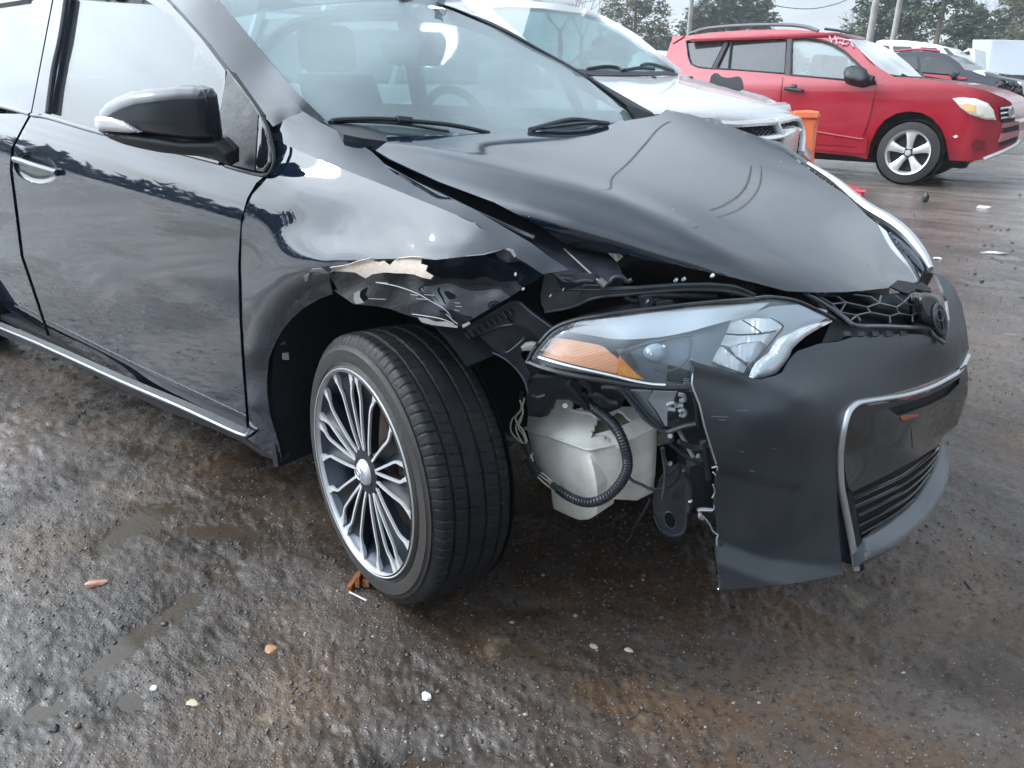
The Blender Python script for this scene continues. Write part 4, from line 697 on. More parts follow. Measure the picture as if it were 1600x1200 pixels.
mk('bulb_filament', [pxtube(z6([(930, 690), (940, 670), (950, 700)]), .002, HL, .015, n=5), pxtube(z6([(1020, 640), (1035, 650)]), .003, HL, .015, n=5)], m_white, lampt)
mk('bezel_rib', [pxtube(z6([(820, 670), (900, 640), (1000, 615), (1100, 590), (1210, 575)]), .0022, HL, .036, n=6), pxtube(z6([(1195, 570), (1200, 640), (1180, 720), (1120, 780), (1040, 800), (960, 790)]), .0018, HL, .036, n=6), pxtube(z6([(760, 700), (780, 665), (815, 672), (800, 700)]), .002, HL, .03, n=5)], m_grl, lampt)
mk('lamp_wiring', [panel(z6([(770, 690), (800, 670), (825, 700), (850, 740), (880, 800), (830, 760), (790, 720)]), HL, 3, .004, off=.03)], mat('greenish_seal', (.05, .07, .03), .5), lampt)
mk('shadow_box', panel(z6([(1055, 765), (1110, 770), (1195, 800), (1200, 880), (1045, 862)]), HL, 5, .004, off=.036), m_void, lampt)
mk('lamp_label', [panel(z6([(1155+dx, 845+dy), (1170+dx, 845+dy), (1170+dx, 848+dy), (1155+dx, 848+dy)]), HL, 2, .001, off=.033) for dx, dy in ((0, 0), (20, 2), (-4, 10), (14, 12), (0, 22), (18, 24), (2, 34), (-6, 30))], m_white, lampt)
# main reflector bowl built as facets of chrome
bowl = [[(1130, 520), (1138, 508), (1155, 500), (1180, 497), (1205, 498), (1224, 509), (1210, 516), (1188, 520), (1155, 522)],
        [(1129, 522), (1155, 525), (1190, 523), (1212, 518), (1222, 511), (1212, 524), (1198, 540), (1188, 533), (1160, 536), (1140, 542), (1124, 538)],
        [(1141, 544), (1162, 537), (1185, 534), (1197, 541), (1185, 557), (1174, 566), (1165, 565), (1150, 556)], [(1116, 549), (1128, 541), (1150, 560), (1167, 573), (1162, 583), (1140, 575), (1108, 563)], [(1169, 571), (1178, 562), (1185, 566), (1173, 577)]]
m_bowl = [m_white, m_white, mat('chrome_dull', (.80, .82, .84), .3, .4), mat('chrome_mid', (.88, .9, .91), .3, .4), m_white]
for k, (b_, m_) in enumerate(zip(bowl, m_bowl)):
    mk('reflector_facet', panel(b_, HL, 4, .003, off=.06+.006*k, disp=(lambda a, b, k=k: .015*np.sin((a-1130)*.06+k)+.0012*np.sin(a*.9))), m_, lampt)
mk('reflector_edge', [pxtube([(1130, 521), (1156, 523), (1190, 521), (1212, 517)], .0014, HL, .05, n=5, sm=2), pxtube([(1176, 568), (1200, 541), (1214, 524), (1224, 509), (1204, 498)], .0018, HL, .048, n=5, sm=2), pxtube([(1160, 500), (1176, 510), (1190, 520)], .0012, HL, .048, n=5, sm=2)], m_blk, lampt)
mk('light_guide', panel(z7([(616, 402), (560, 412), (500, 424), (440, 444), (380, 476), (320, 500), (290, 520), (262, 560), (238, 600), (200, 628), (155, 668), (128, 710), (112, 762), (150, 765), (200, 752), (252, 735), (300, 680), (332, 632), (352, 580), (392, 540), (440, 500), (520, 452)]), HL, 4, .012, off=.012, bulge=(10, .01)), m_white, lampt)
m_lens = glass('lens_glass', (.93, .96, .98), 1.42, .02, .03, (.6, .65, .7))
mk('lens', panel(o_hl, HL, 8, .002, bulge=(20, .010), off=.006), m_lens, lampt)
# small lower lamp and its frame
FL = TPS([(975, 607, ('y', -.70)), (1080, 605, ('y', -.66)), (1045, 670, ('y', -.64)), (1090, 660, ('y', -.62))])
fl = mk('fog_lamp', [panel(z8([(790, 110), (850, 105), (1130, 120), (1200, 130), (1215, 200), (1240, 300), (1180, 340), (1060, 350), (1010, 352), (940, 270), (880, 200)]), FL, 5, .02, off=.02)], m_grl, car)
mk('fog_reflector', panel(z8([(965, 128), (1110, 130), (1080, 210), (1050, 260), (1050, 345), (1035, 340), (985, 250), (930, 180)]), FL, 4, .006, off=.0), mat('frosted_plastic', (.42, .46, .50), .3, coat=.8, noise=(14, (.25, .28, .32), .4, .7)), fl)
mk('fog_reflector', panel(z8([(820, 125), (955, 128), (925, 180), (975, 250), (1028, 345), (1005, 345), (920, 260), (860, 180)]), FL, 4, .006, off=.005), mat('frosted_plastic_dark', (.22, .25, .29), .3, coat=.8), fl)
mk('fog_bulb', [pxtube(z8(L_), .004, FL, -.006, n=8, sm=2) for L_ in ([(1120, 145), (1150, 150), (1160, 180), (1125, 185)], [(1050, 210), (1090, 195), (1110, 220)], [(1115, 215), (1150, 215)], [(1055, 235), (1100, 240)], [(1125, 250), (1150, 240), (1165, 262), (1150, 278), (1130, 272)])], mat('clear_plastic', (.45, .5, .55), .15, coat=1), fl)
mk('fog_frame', [pxtube(z8([(730, 85), (790, 140), (840, 205), (900, 280), (960, 330), (1040, 375), (1100, 362), (1170, 340), (1230, 330)]), .0055, FL, -.004, n=8), pxtube(z8([(800, 120), (870, 200), (940, 285), (1010, 345)]), .003, FL, -.006, n=6), pxtube(z8([(640, 100), (700, 102), (740, 110)]), .004, FL, -.004, n=6), pxtube(z8([(1200, 120), (1232, 200), (1240, 300), (1245, 350)]), .004, FL, -.0, n=6)], m_grl, fl)
mk('wire_bundle', [pxtube(z8(L_), r_, FL, .0, n=6) for L_, r_ in (([(430, 70), (480, 130), (530, 190), (545, 230)], .008), ([(560, 140), (620, 150), (680, 190), (740, 200)], .007), ([(500, 60), (560, 100), (600, 170), (660, 215)], .006), ([(200, 150), (240, 162), (290, 150)], .003), ([(590, 180), (640, 185), (700, 220)], .005))], m_blk, car)
mk('fuse_case', [panel(z8([(160, 40), (240, 20), (400, 30), (520, 70), (540, 160), (500, 215), (440, 180), (360, 178), (340, 230), (300, 280), (180, 280), (170, 160)]), TPS([(825, 600, ('y', -.72)), (910, 600, ('y', -.66)), (825, 650, ('y', -.70)), (900, 640, ('y', -.65))]), 5, .05, bulge=(6, .006)), panel(z8([(560, 60), (720, 90), (800, 130), (760, 230), (680, 260), (600, 200)]), FL, 5, .05, off=.03)], m_blk, car)
# more of the broken bay: ribs, stays, bolts
for L_, r_ in (([(1035, 700), (1040, 740), (1036, 780)], .004), ([(1098, 690), (1104, 725), (1108, 748)], .006), ([(1060, 690), (1085, 700), (1108, 697)], .005), ([(1068, 735), (1080, 760), (1076, 800)], .004), ([(1042, 690), (1075, 715), (1100, 728)], .003), ([(905, 498), (960, 484), (1030, 472)], .006), ([(1000, 462), (1060, 462), (1120, 464)], .005), ([(1190, 462), (1230, 470), (1262, 480)], .005), ([(1262, 462), (1310, 505), (1330, 520)], .006)):
    mk('bay_rib', pxtube(L_, r_, BM if L_[0][1] > 600 else TB, .05, n=7), tb.data.materials[0], car)
for a, b in ((1010, 470), (1142, 458), (880, 452), (905, 458), (860, 462), (1046, 724), (1090, 712), (1078, 782)):
    mk('bolt', pxtube([(a, b), (a+1.6, b+1)], .0045, TB if b < 600 else BM, -.003 if b < 600 else .046, n=8, sm=1), m_satin if b != 458 else m_blk, car)
mk('relay_block', [panel([(1000, 466), (1016, 462), (1024, 470), (1012, 482), (1002, 480)], TB, 4, .02, off=.03), panel([(1024, 474), (1050, 470), (1056, 478), (1030, 484)], TB, 4, .02, off=.035)], m_grl, car)
mk('bumper_gap_ribs', [panel([(1318+i*22, 517), (1328+i*22, 517), (1331+i*22, 524), (1320+i*22, 525)], GR, 3, .01, off=.01) for i in range(5)], m_blk, car)
# washer reservoir ---------------------------------------------------------
m_res = mat('reservoir_plastic', (.93, .92, .87), .38, ior=1.5, noise=(14, (.66, .62, .50), .48, .78)); m_resd = mat('reservoir_inside', (.34, .34, .27), .5, noise=(22, (.2, .2, .16), .45, .65))
RL = TPS([(824, 672, ('y', -.595)), (920, 702, ('y', -.66)), (866, 760, ('y', -.60)), (934, 795, ('y', -.635)), (905, 812, ('y', -.60)), (870, 687, ('y', -.635)), (835, 710, ('y', -.59)), (926, 750, ('y', -.65))])
RR_ = TPS([(920, 702, ('y', -.66)), (934, 795, ('y', -.635)), (960, 695, ('y', -.625)), (1025, 668, ('y', -.54)), (1022, 745, ('y', -.53)), (995, 782, ('y', -.54)), (926, 750, ('y', -.65))])
RT = TPS([(824, 668, ('y', -.60)), (920, 702, ('y', -.665)), (826, 650, ('y', -.565)), (890, 640, ('y', -.585)), (910, 640, ('y', -.575)), (960, 692, ('y', -.62)), (1025, 667, ('y', -.54)), (965, 640, ('y', -.53)), (1000, 645, ('y', -.50))])
rdp = lambda a, b: .004*np.exp(-((a-(895+(b-700)*.12))/9)**2)*np.clip((b-700)/30, 0, 1)+.0015*vnoise(a, b, .03)
hole = z8([(612, 300), (640, 284), (668, 290), (690, 268), (722, 262), (742, 246), (775, 258), (800, 290), (828, 306), (820, 322), (842, 340), (826, 352), (834, 372), (812, 384), (822, 402), (806, 412), (798, 436), (766, 452), (738, 440), (716, 458), (700, 438), (690, 446), (682, 412), (664, 436), (656, 396), (624, 404), (600, 410), (572, 414), (584, 388), (572, 378), (598, 360), (592, 340), (610, 326)])
res = mk('washer_reservoir', [panel(z8([(175, 370), (300, 405), (400, 440), (480, 468), (560, 492), (590, 600), (612, 720), (615, 850), (605, 900), (560, 925), (500, 930), (430, 902), (340, 860), (330, 800), (325, 730), (285, 645), (230, 575), (205, 500)]), RL, 4, .05, disp=rdp, bulge=(6, .006)),
    panel(z8([(560, 492), (640, 480), (720, 462), (820, 430), (985, 352), (985, 470), (978, 600), (975, 650), (962, 758), (860, 808), (720, 800), (615, 850), (605, 700), (585, 590)]), RR_, 4, .05, disp=lambda a, b: .0025*np.sin((a-930)*.12), bulge=(6, .004)),
    panel(z8([(175, 350), (180, 280), (260, 288), (310, 272), (345, 215), (358, 180), (385, 172), (450, 184), (464, 200), (452, 245), (520, 225), (600, 232), (680, 262), (745, 222), (840, 222), (890, 270), (960, 320), (985, 350), (820, 430), (720, 462), (640, 480), (560, 492), (400, 445), (300, 405), (180, 372)]), RT, 4, .006, holes=[hole], disp=lambda a, b: .003*vnoise(a, b, .06))], m_res, car)
mk('reservoir_seam', [pxtube(z8([(165, 352), (175, 365), (300, 402), (400, 438), (480, 465), (560, 490), (640, 478), (715, 462)]), .0038, RT, -.005, n=6, flat=.6), pxtube(z8([(800, 436), (880, 400), (985, 350)]), .0016, RT, -.003, n=6), pxtube(z8([(450, 240), (480, 250), (560, 262), (610, 290)]), .002, RT, -.002, n=6)], m_res, res)
mk('broken_opening', panel(z8([(560, 300), (720, 240), (860, 300), (860, 440), (740, 480), (620, 440), (550, 400)]), RT, 6, .004, off=.03), m_resd, res)
mk('mounting_tab', [panel(z8([(1000, 385), (1060, 372), (1092, 384), (1096, 440), (1040, 455), (985, 472), (985, 420)]), RR_, 4, .01, off=.01, bulge=(4, .004))], m_resd, res)
def disk(px, py, ax, v, r, r2=0, th=.003): 
    c = at(px, py, (ax, v)); n = CP-c; n /= np.linalg.norm(n); return tube([c-n*th, c+n*th], r, n=14, sm=1)
mk('bolt', [disk(883, 634, 'y', -.60, .0055), disk(1047, 681, 'y', -.55, .005), disk(966, 698, 'y', -.64, .003)], m_satin, res)
# corrugated harness
hp = [(a, b, ('y', v)) for (a, b), v in zip([(912, 618), (920, 632), (935, 643), (950, 655), (962, 668), (970, 682), (976, 698), (980, 715), (980, 732), (974, 748), (962, 764), (945, 778), (925, 785), (906, 783), (888, 775), (872, 764)], [-.66, -.67, -.68, -.685, -.69, -.695, -.695, -.69, -.69, -.69, -.69, -.69, -.69, -.685, -.68, -.67])]
hz = pxtube(hp, .008, n=10, sm=16, rf=lambda t, i: (.0098 if .12 < t < .3 else .0092)*(1+.13*((i//2) % 2)))
har = mk('corrugated_harness', hz, mat('conduit', (.018, .022, .03), .38, coat=.3), car)
m_wire = mat('cream_wire', (.55, .53, .44), .5)
ww = [[(870, 766), (856, 752), (842, 741)], [(868, 768), (852, 756), (840, 745)], [(872, 762), (858, 748), (844, 737)], [(828, 716), (832, 708), (826, 706)], [(833, 721), (829, 711), (822, 700)], [(820, 695), (806, 684), (798, 672), (800, 656), (812, 644), (815, 632)], [(822, 698), (812, 685), (806, 668), (812, 655), (818, 645)], [(822, 693), (818, 680), (810, 668), (814, 656), (817, 640), (812, 625)], [(824, 690), (817, 672), (808, 662), (806, 650), (814, 640), (820, 622)]]
mk('loose_wire', [tube([at(a, b, ('y', -.655-.002*i)) for a, b in L_], .0018, n=6) for i, L_ in enumerate(ww)], m_wire, har)
mk('tape_wrap', [tube([at(a, b, ('y', -.665)) for a, b in L_], r_, n=8) for L_, r_ in (([(842, 741), (834, 731), (822, 717)], .0078), ([(828, 710), (823, 700), (820, 692)], .0065), ([(815, 612), (814, 625)], .004), ([(872, 764), (862, 757)], .007))], m_blk, har)
mk('hanging_cable', [tube([at(a, b, ('y', -.60)) for a, b in L_], r_, n=8) for L_, r_ in (([(982, 745), (990, 752), (1002, 757), (1014, 763), (1028, 764), (1045, 760), (1056, 750), (1062, 738), (1062, 728)], .0032), ([(1030, 752), (1042, 742), (1052, 735), (1060, 728)], .0028), ([(1017, 778), (1008, 796), (996, 815), (990, 826)], .0026), ([(990, 826), (986, 838), (980, 848)], .0014), ([(996, 822), (1006, 818)], .001))], m_blk, har)
# bracket plate below the lamp
BK = TPS([(1025, 735, ('y', -.56)), (1075, 730, ('y', -.54)), (1070, 825, ('y', -.52)), (1040, 830, ('y', -.535))])
slot2 = [(1047+a*math.cos(-.35)-b*math.sin(-.35), 813+a*math.sin(-.35)+b*math.cos(-.35)) for a, b in [(9*math.cos(q), 14*math.sin(q)) for q in np.linspace(0, 6.283, 17)[:-1]]]
bk = mk('steel_bracket', panel(z8([(1010, 660), (1060, 600), (1120, 580), (1180, 595), (1172, 700), (1165, 850), (1160, 975), (1140, 1010), (1100, 1022), (1060, 1018), (1020, 1000), (990, 950), (968, 900), (960, 820), (965, 760), (990, 720)]), BK, 4, .004, holes=[slot2]), mat('bracket_steel', (.045, .055, .068), .4, .3, noise=(30, (.08, .085, .09), .45, .7)), car)
mk('bracket_hole', [disk(1053, 775, 'y', -.541, .0036)], m_void, bk)
mk('bracket_lip', [pxtube(slot2, .002, BK, -.001, n=6, sm=1, closed=True), pxtube(z8([(1185, 600), (1175, 700), (1168, 850), (1160, 985), (1120, 1022), (1060, 1020), (1000, 975), (968, 900)]), .003, BK, -.001, n=6)], m_grl, bk)
mk('support_rod', tube([at(1060, 671, ('y', -.62)), at(1105, 754, ('y', -.60))], .0042, n=8, sm=1), mat('grey_rod', (.28, .29, .30), .45), car)
mk('crash_bar_end', [panel([(1078, 730), (1100, 722), (1120, 735), (1122, 800), (1100, 800), (1090, 790), (1075, 800)], BM, 6, .02, off=.05)], m_void, car)
mk('tow_hook', [pxtube([(1090, 797), (1100, 796), (1112, 797)], .004, BM, .01, n=6), pxtube([(1094, 800), (1093, 808), (1098, 811)], .003, BM, .01, n=6)], m_satin, car)
mk('caliper', [tube([at(450, 704, ('y', -.72)), at(462, 710, ('y', -.72)), at(475, 706, ('y', -.70))], .012, n=8), ], mat('rusty_iron', (.20, .06, .035), .8, noise=(60, (.08, .03, .02), .4, .6)), car)
mk('liner_clip', [panel(z5([(290, 645), (322, 642), (325, 680), (292, 678)]), lambda a, b: a*0+1.74, 3, .006), panel(z5([(270, 580), (300, 575), (305, 600), (275, 605)]), lambda a, b: a*0+1.75, 3, .006)], mat('liner_clip_mat', (.06, .07, .085), .5), car)
# wheel ----------------------------------------------------------------------
def axle(c, steer, camb):
    n = Vector((math.sin(steer)*math.cos(camb), -math.cos(steer)*math.cos(camb), math.sin(camb))); x = n.cross(Vector((0, 0, 1))).normalized()*-1; z = x.cross(-n).normalized()
    return Matrix([[x[i], -n[i], z[i], c[i]] for i in range(3)]+[[0, 0, 0, 1]])
def tread(r0, u, v, blocks=88):
    """radius at axial fraction v with real grooves and sipes; u = turn fraction"""
    r = r0-.006*max(0, abs(v-.5)*2-.55)**2/.2-.022*(max(0, abs(v-.5)*2-.80)/.20)**2
    for g, w_ in ((.20, .018), (.385, .020), (.60, .020), (.79, .016)):
        if abs(v-g) < w_: r -= .0065
    r += .0016*(math.sin(u*211+v*9)*math.sin(u*97.3)*.5)
    a = u*blocks+.06*math.sin(u*37*6.283)+(.9*(v-.1) if v < .2 else .6*(.9-v) if v > .79 else 1.6*v); ph = a-math.floor(a)
    if (.0 < v < .185 or .81 < v < .97) and ph < .13: r -= .0024
    elif .22 < v < .78 and ph < .12 and not (.44 < v < .54): r -= .0018
    return r
def make_wheel(name, label, cat, R_, W_, rr, Mx, parent, fine=True, spokes=10, group=None):
    nu = 768 if fine else 96; nv = 66 if fine else 14
    root = bpy.data.objects.new(name, None); COL.objects.link(root); root.parent = parent; root.matrix_parent_inverse = PI(parent); root.matrix_basis = Mx; root.empty_display_size = .1
    def put(nm, g, m, p=root):
        o = mk(nm, g, m); o.parent = p; return o
    prof_f = [(rr-.004, .004), (rr+.004, .000), (rr+.010, -.004), (rr+.020, -.003), (rr+.034, -.004), (rr+.050, -.009), (R_-.030, -.008)]
    if fine: prof_f = prof_f[:3]+[(rr+.012, -.002), (rr+.014, -.0045)]+prof_f[3:5]+[(rr+.040, -.0035), (rr+.042, -.0065)]+prof_f[5:]
    V = []; F = []; m_ = nv+1
    for i in range(nu):
        q = 2*math.pi*i/nu
        for j in range(m_):
            v = j/nv; r = tread(R_, i/nu, v) if fine else R_-.012*max(0, abs(v-.5)*2-.6)**2; V.append((r*math.cos(q), .010+(W_-.010)*v, r*math.sin(q)))
    for i in range(nu):
        k = (i+1) % nu
        for j in range(m_-1): F.append((i*m_+j, k*m_+j, k*m_+j+1, i*m_+j+1))
    ty = put('tyre', (np.array(V), F), m_rubber)
    put('sidewall', [lathe(prof_f+[(R_-.0235, -.011)], 96), lathe([(R_-.004, -W_+.002), (R_-.02, -W_-.008), (rr+.03, -W_-.008), (rr, -W_)], 64)], m_wall, ty)
    return root, put
m_mach = mat('machined_alloy', (.62, .63, .65), .38, .5, noise=(30, (.6, .61, .62), .5, .8, .4)); m_pock = mat('black_alloy', (.006, .009, .015), .38, ior=1.35); m_barrel = mat('rim_barrel', (.030, .040, .060), .35, .3)
Wc = at(562, 740, ('y', -.90)); WM = axle(Wc, rad(-14), rad(2))
wheel, put = make_wheel('wheel', '', '', .299, .192, .226, WM, car)
rim = put('rim', [lathe([(.2215, -.010), (.2225, -.001), (.2245, .0015), (.228, .003), (.230, -.001), (.229, -.006)], 120), lathe([(.221, -.010), (.213, -.016), (.206, -.03), (.203, -.10)], 72)], [m_mach])
put('rim_barrel', lathe([(.2205, -.009), (.205, -.022), (.196, -.06), (.192, -.12), (.21, -.185)], 72), m_barrel, rim)
put('brake_disc', [lathe([(.0, -.072), (.06, -.070), (.062, -.078), (.135, -.080), (.135, -.10), (.05, -.11)], 48)], mat('brake_iron', (.10, .085, .08), .45, .6, noise=(60, (.16, .07, .045), .45, .7)), wheel)
put('brake_caliper', box(.09, .15, .04, .12, -.05, .07, .01), mat('caliper_iron', (.11, .05, .035), .7, noise=(50, (.04, .03, .03), .4, .6)), wheel)
put('back_plate', lathe([(0, -.13), (.20, -.135)], 32), m_void, wheel)
def strip(pts, w0, dep, thk):
    """flat machined face along pts (r, s, depth) in the wheel plane"""
    P = catmull(pts, 4); V = []; F = []; n = len(P)
    for i, p_ in enumerate(P):
        t = P[min(i+1, n-1)]-P[max(i-1, 0)]; nx, ny = -t[1], t[0]; l_ = math.hypot(nx, ny); nx /= l_; ny /= l_; w_ = w0(i/(n-1))
        for s_, d_ in ((1, 0), (-1, 0), (-1, thk), (1, thk)): V.append((p_[0]+nx*w_*s_, p_[2]+d_, p_[1]+ny*w_*s_))
    for i in range(n-1):
        for k in range(4): F.append((i*4+k, i*4+(k+1) % 4, (i+1)*4+(k+1) % 4, (i+1)*4+k))
    F.append((0, 3, 2, 1)); F.append(tuple((n-1)*4+k for k in range(4)))
    return np.array(V), F
def spoke(sgn):
    a = [(.030, .0085, .016), (.08, .0135, .010), (.13, .0185, .007), (.168, .0225, .006)]
    e1 = strip([(r, s_, d) for r, s_, d in a]+[(.192, .0345, .006), (.2205, .0435, .006)], lambda t: .0026+.0026*max(0, (t-.62)/.38), 0, .005)
    e2 = strip([(r, -s_, d) for r, s_, d in a]+[(.192, -.0345, .006), (.2205, -.0435, .006)], lambda t: .0026+.0026*max(0, (t-.62)/.38), 0, .005)
    foot = []
    return e1, e2
def spoke_body():
    rows = [(.030, .009, .018), (.08, .014, .012), (.13, .019, .009), (.168, .023, .008), (.192, .035, .008), (.2205, .044, .009)]
    V = []; F = []
    for r, s_, d in rows:
        for k, (q, dd) in enumerate(((-1, 0), (-.6, .013), (0, .018), (.6, .013), (1, 0), (1, .022), (-1, .022))):
            if r > .18: dd = dd*.6+.002
            V.append((r, d+dd, s_*q))
    for i in range(len(rows)-1):
        for k in range(7): F.append((i*7+k, i*7+(k+1) % 7, (i+1)*7+(k+1) % 7, (i+1)*7+k))
    return np.array(V), F
e1, e2 = spoke(1); sb0 = None
for i in range(5):
    for dq in (-14.5, 14.5):
        q = rad(90+6+72*i+dq); R3 = Matrix.Rotation(-q, 4, 'Y')
        if sb0 is None:
            sb0 = put('spoke', xf(spoke_body(), Matrix.Identity(4)), m_pock, rim); se0 = mk('spoke_edge', [e1, e2], m_mach); se0.parent = rim; sb, se = sb0, se0
        else:
            sb = sb0.copy(); se = se0.copy(); COL.objects.link(sb); COL.objects.link(se)
        for o_ in (sb, se): o_.matrix_basis = R3
feet = []
for i in range(10):
    q0 = rad(90+6+72*(i//2)+(-14.5 if i % 2 == 0 else 14.5))
    for sg in (1, -1):
        feet.append(xf((np.array([(.186, .0055, sg*.030), (.2215, .0045, sg*.034), (.2215, .0045, sg*.054), (.200, .0055, sg*.046), (.186, .014, sg*.030), (.2215, .014, sg*.034), (.2215, .014, sg*.054), (.200, .014, sg*.046)]), [(0, 1, 2, 3), (4, 7, 6, 5), (0, 3, 7, 4), (3, 2, 6, 7), (0, 4, 5, 1)]), Matrix.Rotation(-q0, 4, 'Y')))
for f_ in feet: put('spoke_foot', [f_], m_mach, rim)
put('hub_cap', [lathe([(0, .0), (.012, -.001), (.024, -.004), (.029, -.010), (.030, -.03)], 40)], m_mach, rim)
put('hub_recess', [lathe([(.030, -.012), (.052, -.014), (.056, -.03)], 40)], m_pock, rim)
put('hub_emblem', [tube([(.017*math.cos(a), -.002-.001, .012*math.sin(a)) for a in np.linspace(0, 6.283, 21)[:-1]], .0014, n=6, sm=1, closed=True), tube([(.006*math.cos(a), -.003, .0115*math.sin(a)) for a in np.linspace(0, 6.283, 17)[:-1]], .0012, n=6, sm=1, closed=True), tube([(.010*math.cos(a), -.003, .005+.005*math.sin(a)) for a in np.linspace(0, 6.283, 17)[:-1]], .0012, n=6, sm=1, closed=True)], m_satin, rim)
for i in range(5):
    q = rad(90+42+72*i); c_ = Vector((.050*math.cos(q), 0, .050*math.sin(q)))
    g_ = [lathe([(.0, -.02), (.008, -.02), (.009, -.024), (.009, -.05)], 6)]
    n_ = put('lug_nut', xf(g_[0], Matrix.Translation(c_)), m_satin, rim) if i == 0 else n_.copy()
    if i: COL.objects.link(n_)
    if i: n_.matrix_basis = Matrix.Rotation(-rad(72*i), 4, 'Y')
# rear wheel: the same one, unsteered
def copy_tree(o, parent, Mx=None):
    c = o.copy(); COL.objects.link(c); c.parent = parent
    if Mx is not None: c.matrix_parent_inverse = PI(parent) if parent else Matrix(); c.matrix_basis = Mx
    for ch in list(o.children): copy_tree(ch, c)
    return c
copy_tree(wheel, car, axle((-2.70, -.885, .300), 0, 0))
copy_tree(wheel, car, axle((-2.70, .885, .300), math.pi, 0)); copy_tree(wheel, car, axle((.03, .885, .300), math.pi-rad(14), 0))
# ------------------------------------------------------------------ other vehicles
Z4 = lambda L: [(1000+a/2.6667, b/2.6667) for a, b in L]
m_red = mat('red_paint', (.30, .007, .020), .16, ior=1.5, coat=.4, noise=(2.5, (.35, .02, .035), .4, .7))
m_redp = mat('red_plastic_dark', (.16, .006, .012), .4)
m_bw = mat('white_paint', (.80, .81, .82), .15, coat=.6, noise=(3, (.72, .74, .75), .5, .8))
m_tint = glass('tinted_glass', (.08, .09, .10), 1.6, .02, .12, (.30, .32, .34))
m_clear = glass('car_window', (.55, .62, .62), 1.7, .02, .12, (.5, .52, .52))
m_alloy = mat('painted_alloy', (.62, .62, .63), .35, .5)
RSf = lambda x, z: 8.2+.42*np.maximum(0, z-1.08)+.05*((z-.75)**2)*2+1.5*np.maximum(0, x+.42)**2+.02*(x+2)**2
RS = IMP(RSf, 8.2)
red = thing('parked_suv', 'red estate-shaped suv with black roof rails parked side-on behind the white suv', 'suv', (0, 0, 0))
w1 = [(192, 170), (250, 161), (365, 153), (340, 205), (298, 286), (240, 279), (212, 266), (200, 235)]
w2_ = [(376, 160), (612, 150), (602, 306), (318, 285)]
w3 = [(632, 155), (700, 158), (760, 168), (800, 182), (850, 212), (900, 258), (950, 312), (980, 348), (850, 332), (628, 312)]
o_up = [(98, 288), (105, 240), (135, 160), (190, 149), (300, 135), (430, 126), (600, 122), (720, 128), (790, 138), (868, 168), (930, 215), (1000, 285), (1062, 322), (1000, 352), (985, 356), (600, 318), (298, 294)]
mk('body_side', panel(Z4(o_up), RS, 6, .06, holes=[Z4(w1), Z4(w2_), Z4(w3)]), m_red, red)
o_lo = [(98, 285), (298, 292), (600, 316), (985, 354), (1000, 350), (1062, 320), (1130, 324), (1200, 332), (1330, 351), (1440, 377), (1520, 409), (1546, 426), (1557, 450), (1560, 500), (1578, 511), (1580, 545), (1575, 580), (1560, 606), (1500, 636), (1440, 661), (1380, 673), (1290, 668), (1284, 640), (1272, 580), (1255, 535), (1220, 495), (1175, 470), (1120, 464), (1070, 472), (1020, 500), (985, 540), (962, 590), (950, 640), (945, 663), (905, 652), (730, 634), (500, 612), (300, 590), (100, 540), (88, 400)]
mk('body', panel(Z4(o_lo), RS, 6, .1, back=('y', 9.95)), m_red, red)
mk('roof', box(-4.0, -2.05, 8.5, 9.75, 1.63, 1.69, .02), m_red, red)
mk('window', panel(Z4(w1), RS, 6, .01, off=.03), m_tint, red)
mk('window', panel(Z4(w2_), RS, 6, .01, off=.03), m_tint, red)
mk('window', panel(Z4(w3), RS, 6, .01, off=.03), m_clear, red)
mk('window_trim', [pxtube(Z4(L_), .011, RS, -.004, n=6, sm=1, closed=c_) for L_, c_ in ((w1, True), (w2_, True), (w3, True), ([(382, 158), (368, 290)], False), ([(372, 158), (308, 288)], False))], m_blk, red)
mk('door_pillar', [panel(Z4([(614, 148), (630, 150), (624, 314), (604, 312)]), RS, 5, .01, off=-.006), panel(Z4([(366, 154), (376, 156), (316, 288), (300, 288)]), RS, 5, .01, off=-.006), panel(Z4([(950, 312), (990, 352), (975, 355), (960, 350), (955, 330)]), RS, 4, .01, off=-.006)], m_blk, red)
mk('door', panel(Z4([(600, 320), (984, 358), (975, 400), (960, 470), (938, 540), (918, 590), (903, 612), (730, 600), (590, 585), (588, 440)]), RS, 6, .01, off=-.012), m_red, red)
mk('door', panel(Z4([(300, 297), (594, 320), (582, 440), (584, 585), (330, 560), (290, 440), (288, 340)]), RS, 6, .01, off=-.012), m_red, red)
mk('sill', panel(Z4([(500, 590), (730, 606), (900, 618), (940, 560), (950, 575), (942, 640), (905, 640), (730, 622), (500, 604)]), RS, 6, .02, off=-.02), m_red, red)
mk('rub_strip', pxtube(Z4([(590, 520), (730, 548), (860, 570), (930, 580)]), .012, RS, -.016, n=6), m_red, red)
mk('door_handle', [pxtube(Z4([(602, 368), (630, 372), (675, 378)]), .022, RS, -.04, n=8), pxtube(Z4([(630, 362), (650, 362)]), .03, RS, -.01, n=8)], m_blk, red)
mk('side_mirror', panel(Z4([(847, 302), (856, 282), (885, 272), (920, 274), (945, 290), (952, 318), (945, 340), (920, 346), (870, 336), (850, 328)]), RS, 3, .12, bulge=(8, .06), off=-.12), m_blk, red)
mk('mirror_mount', pxtube(Z4([(935, 325), (970, 335)]), .05, RS, -.05, n=8, sm=1), m_blk, red)
RW = TPS([(1040, 320/2.6667*0+121, ('y', 8.55)), (1330, 62, ('y', 8.5)), (1350, 80, ('y', 8.45)), (1392, 120, ('y', 8.5)), (1353, 66, ('y', 9.5)), (1398, 80, ('y', 9.6)), (1420, 99, ('y', 9.5)), (1441, 122, ('y', 9.3))])
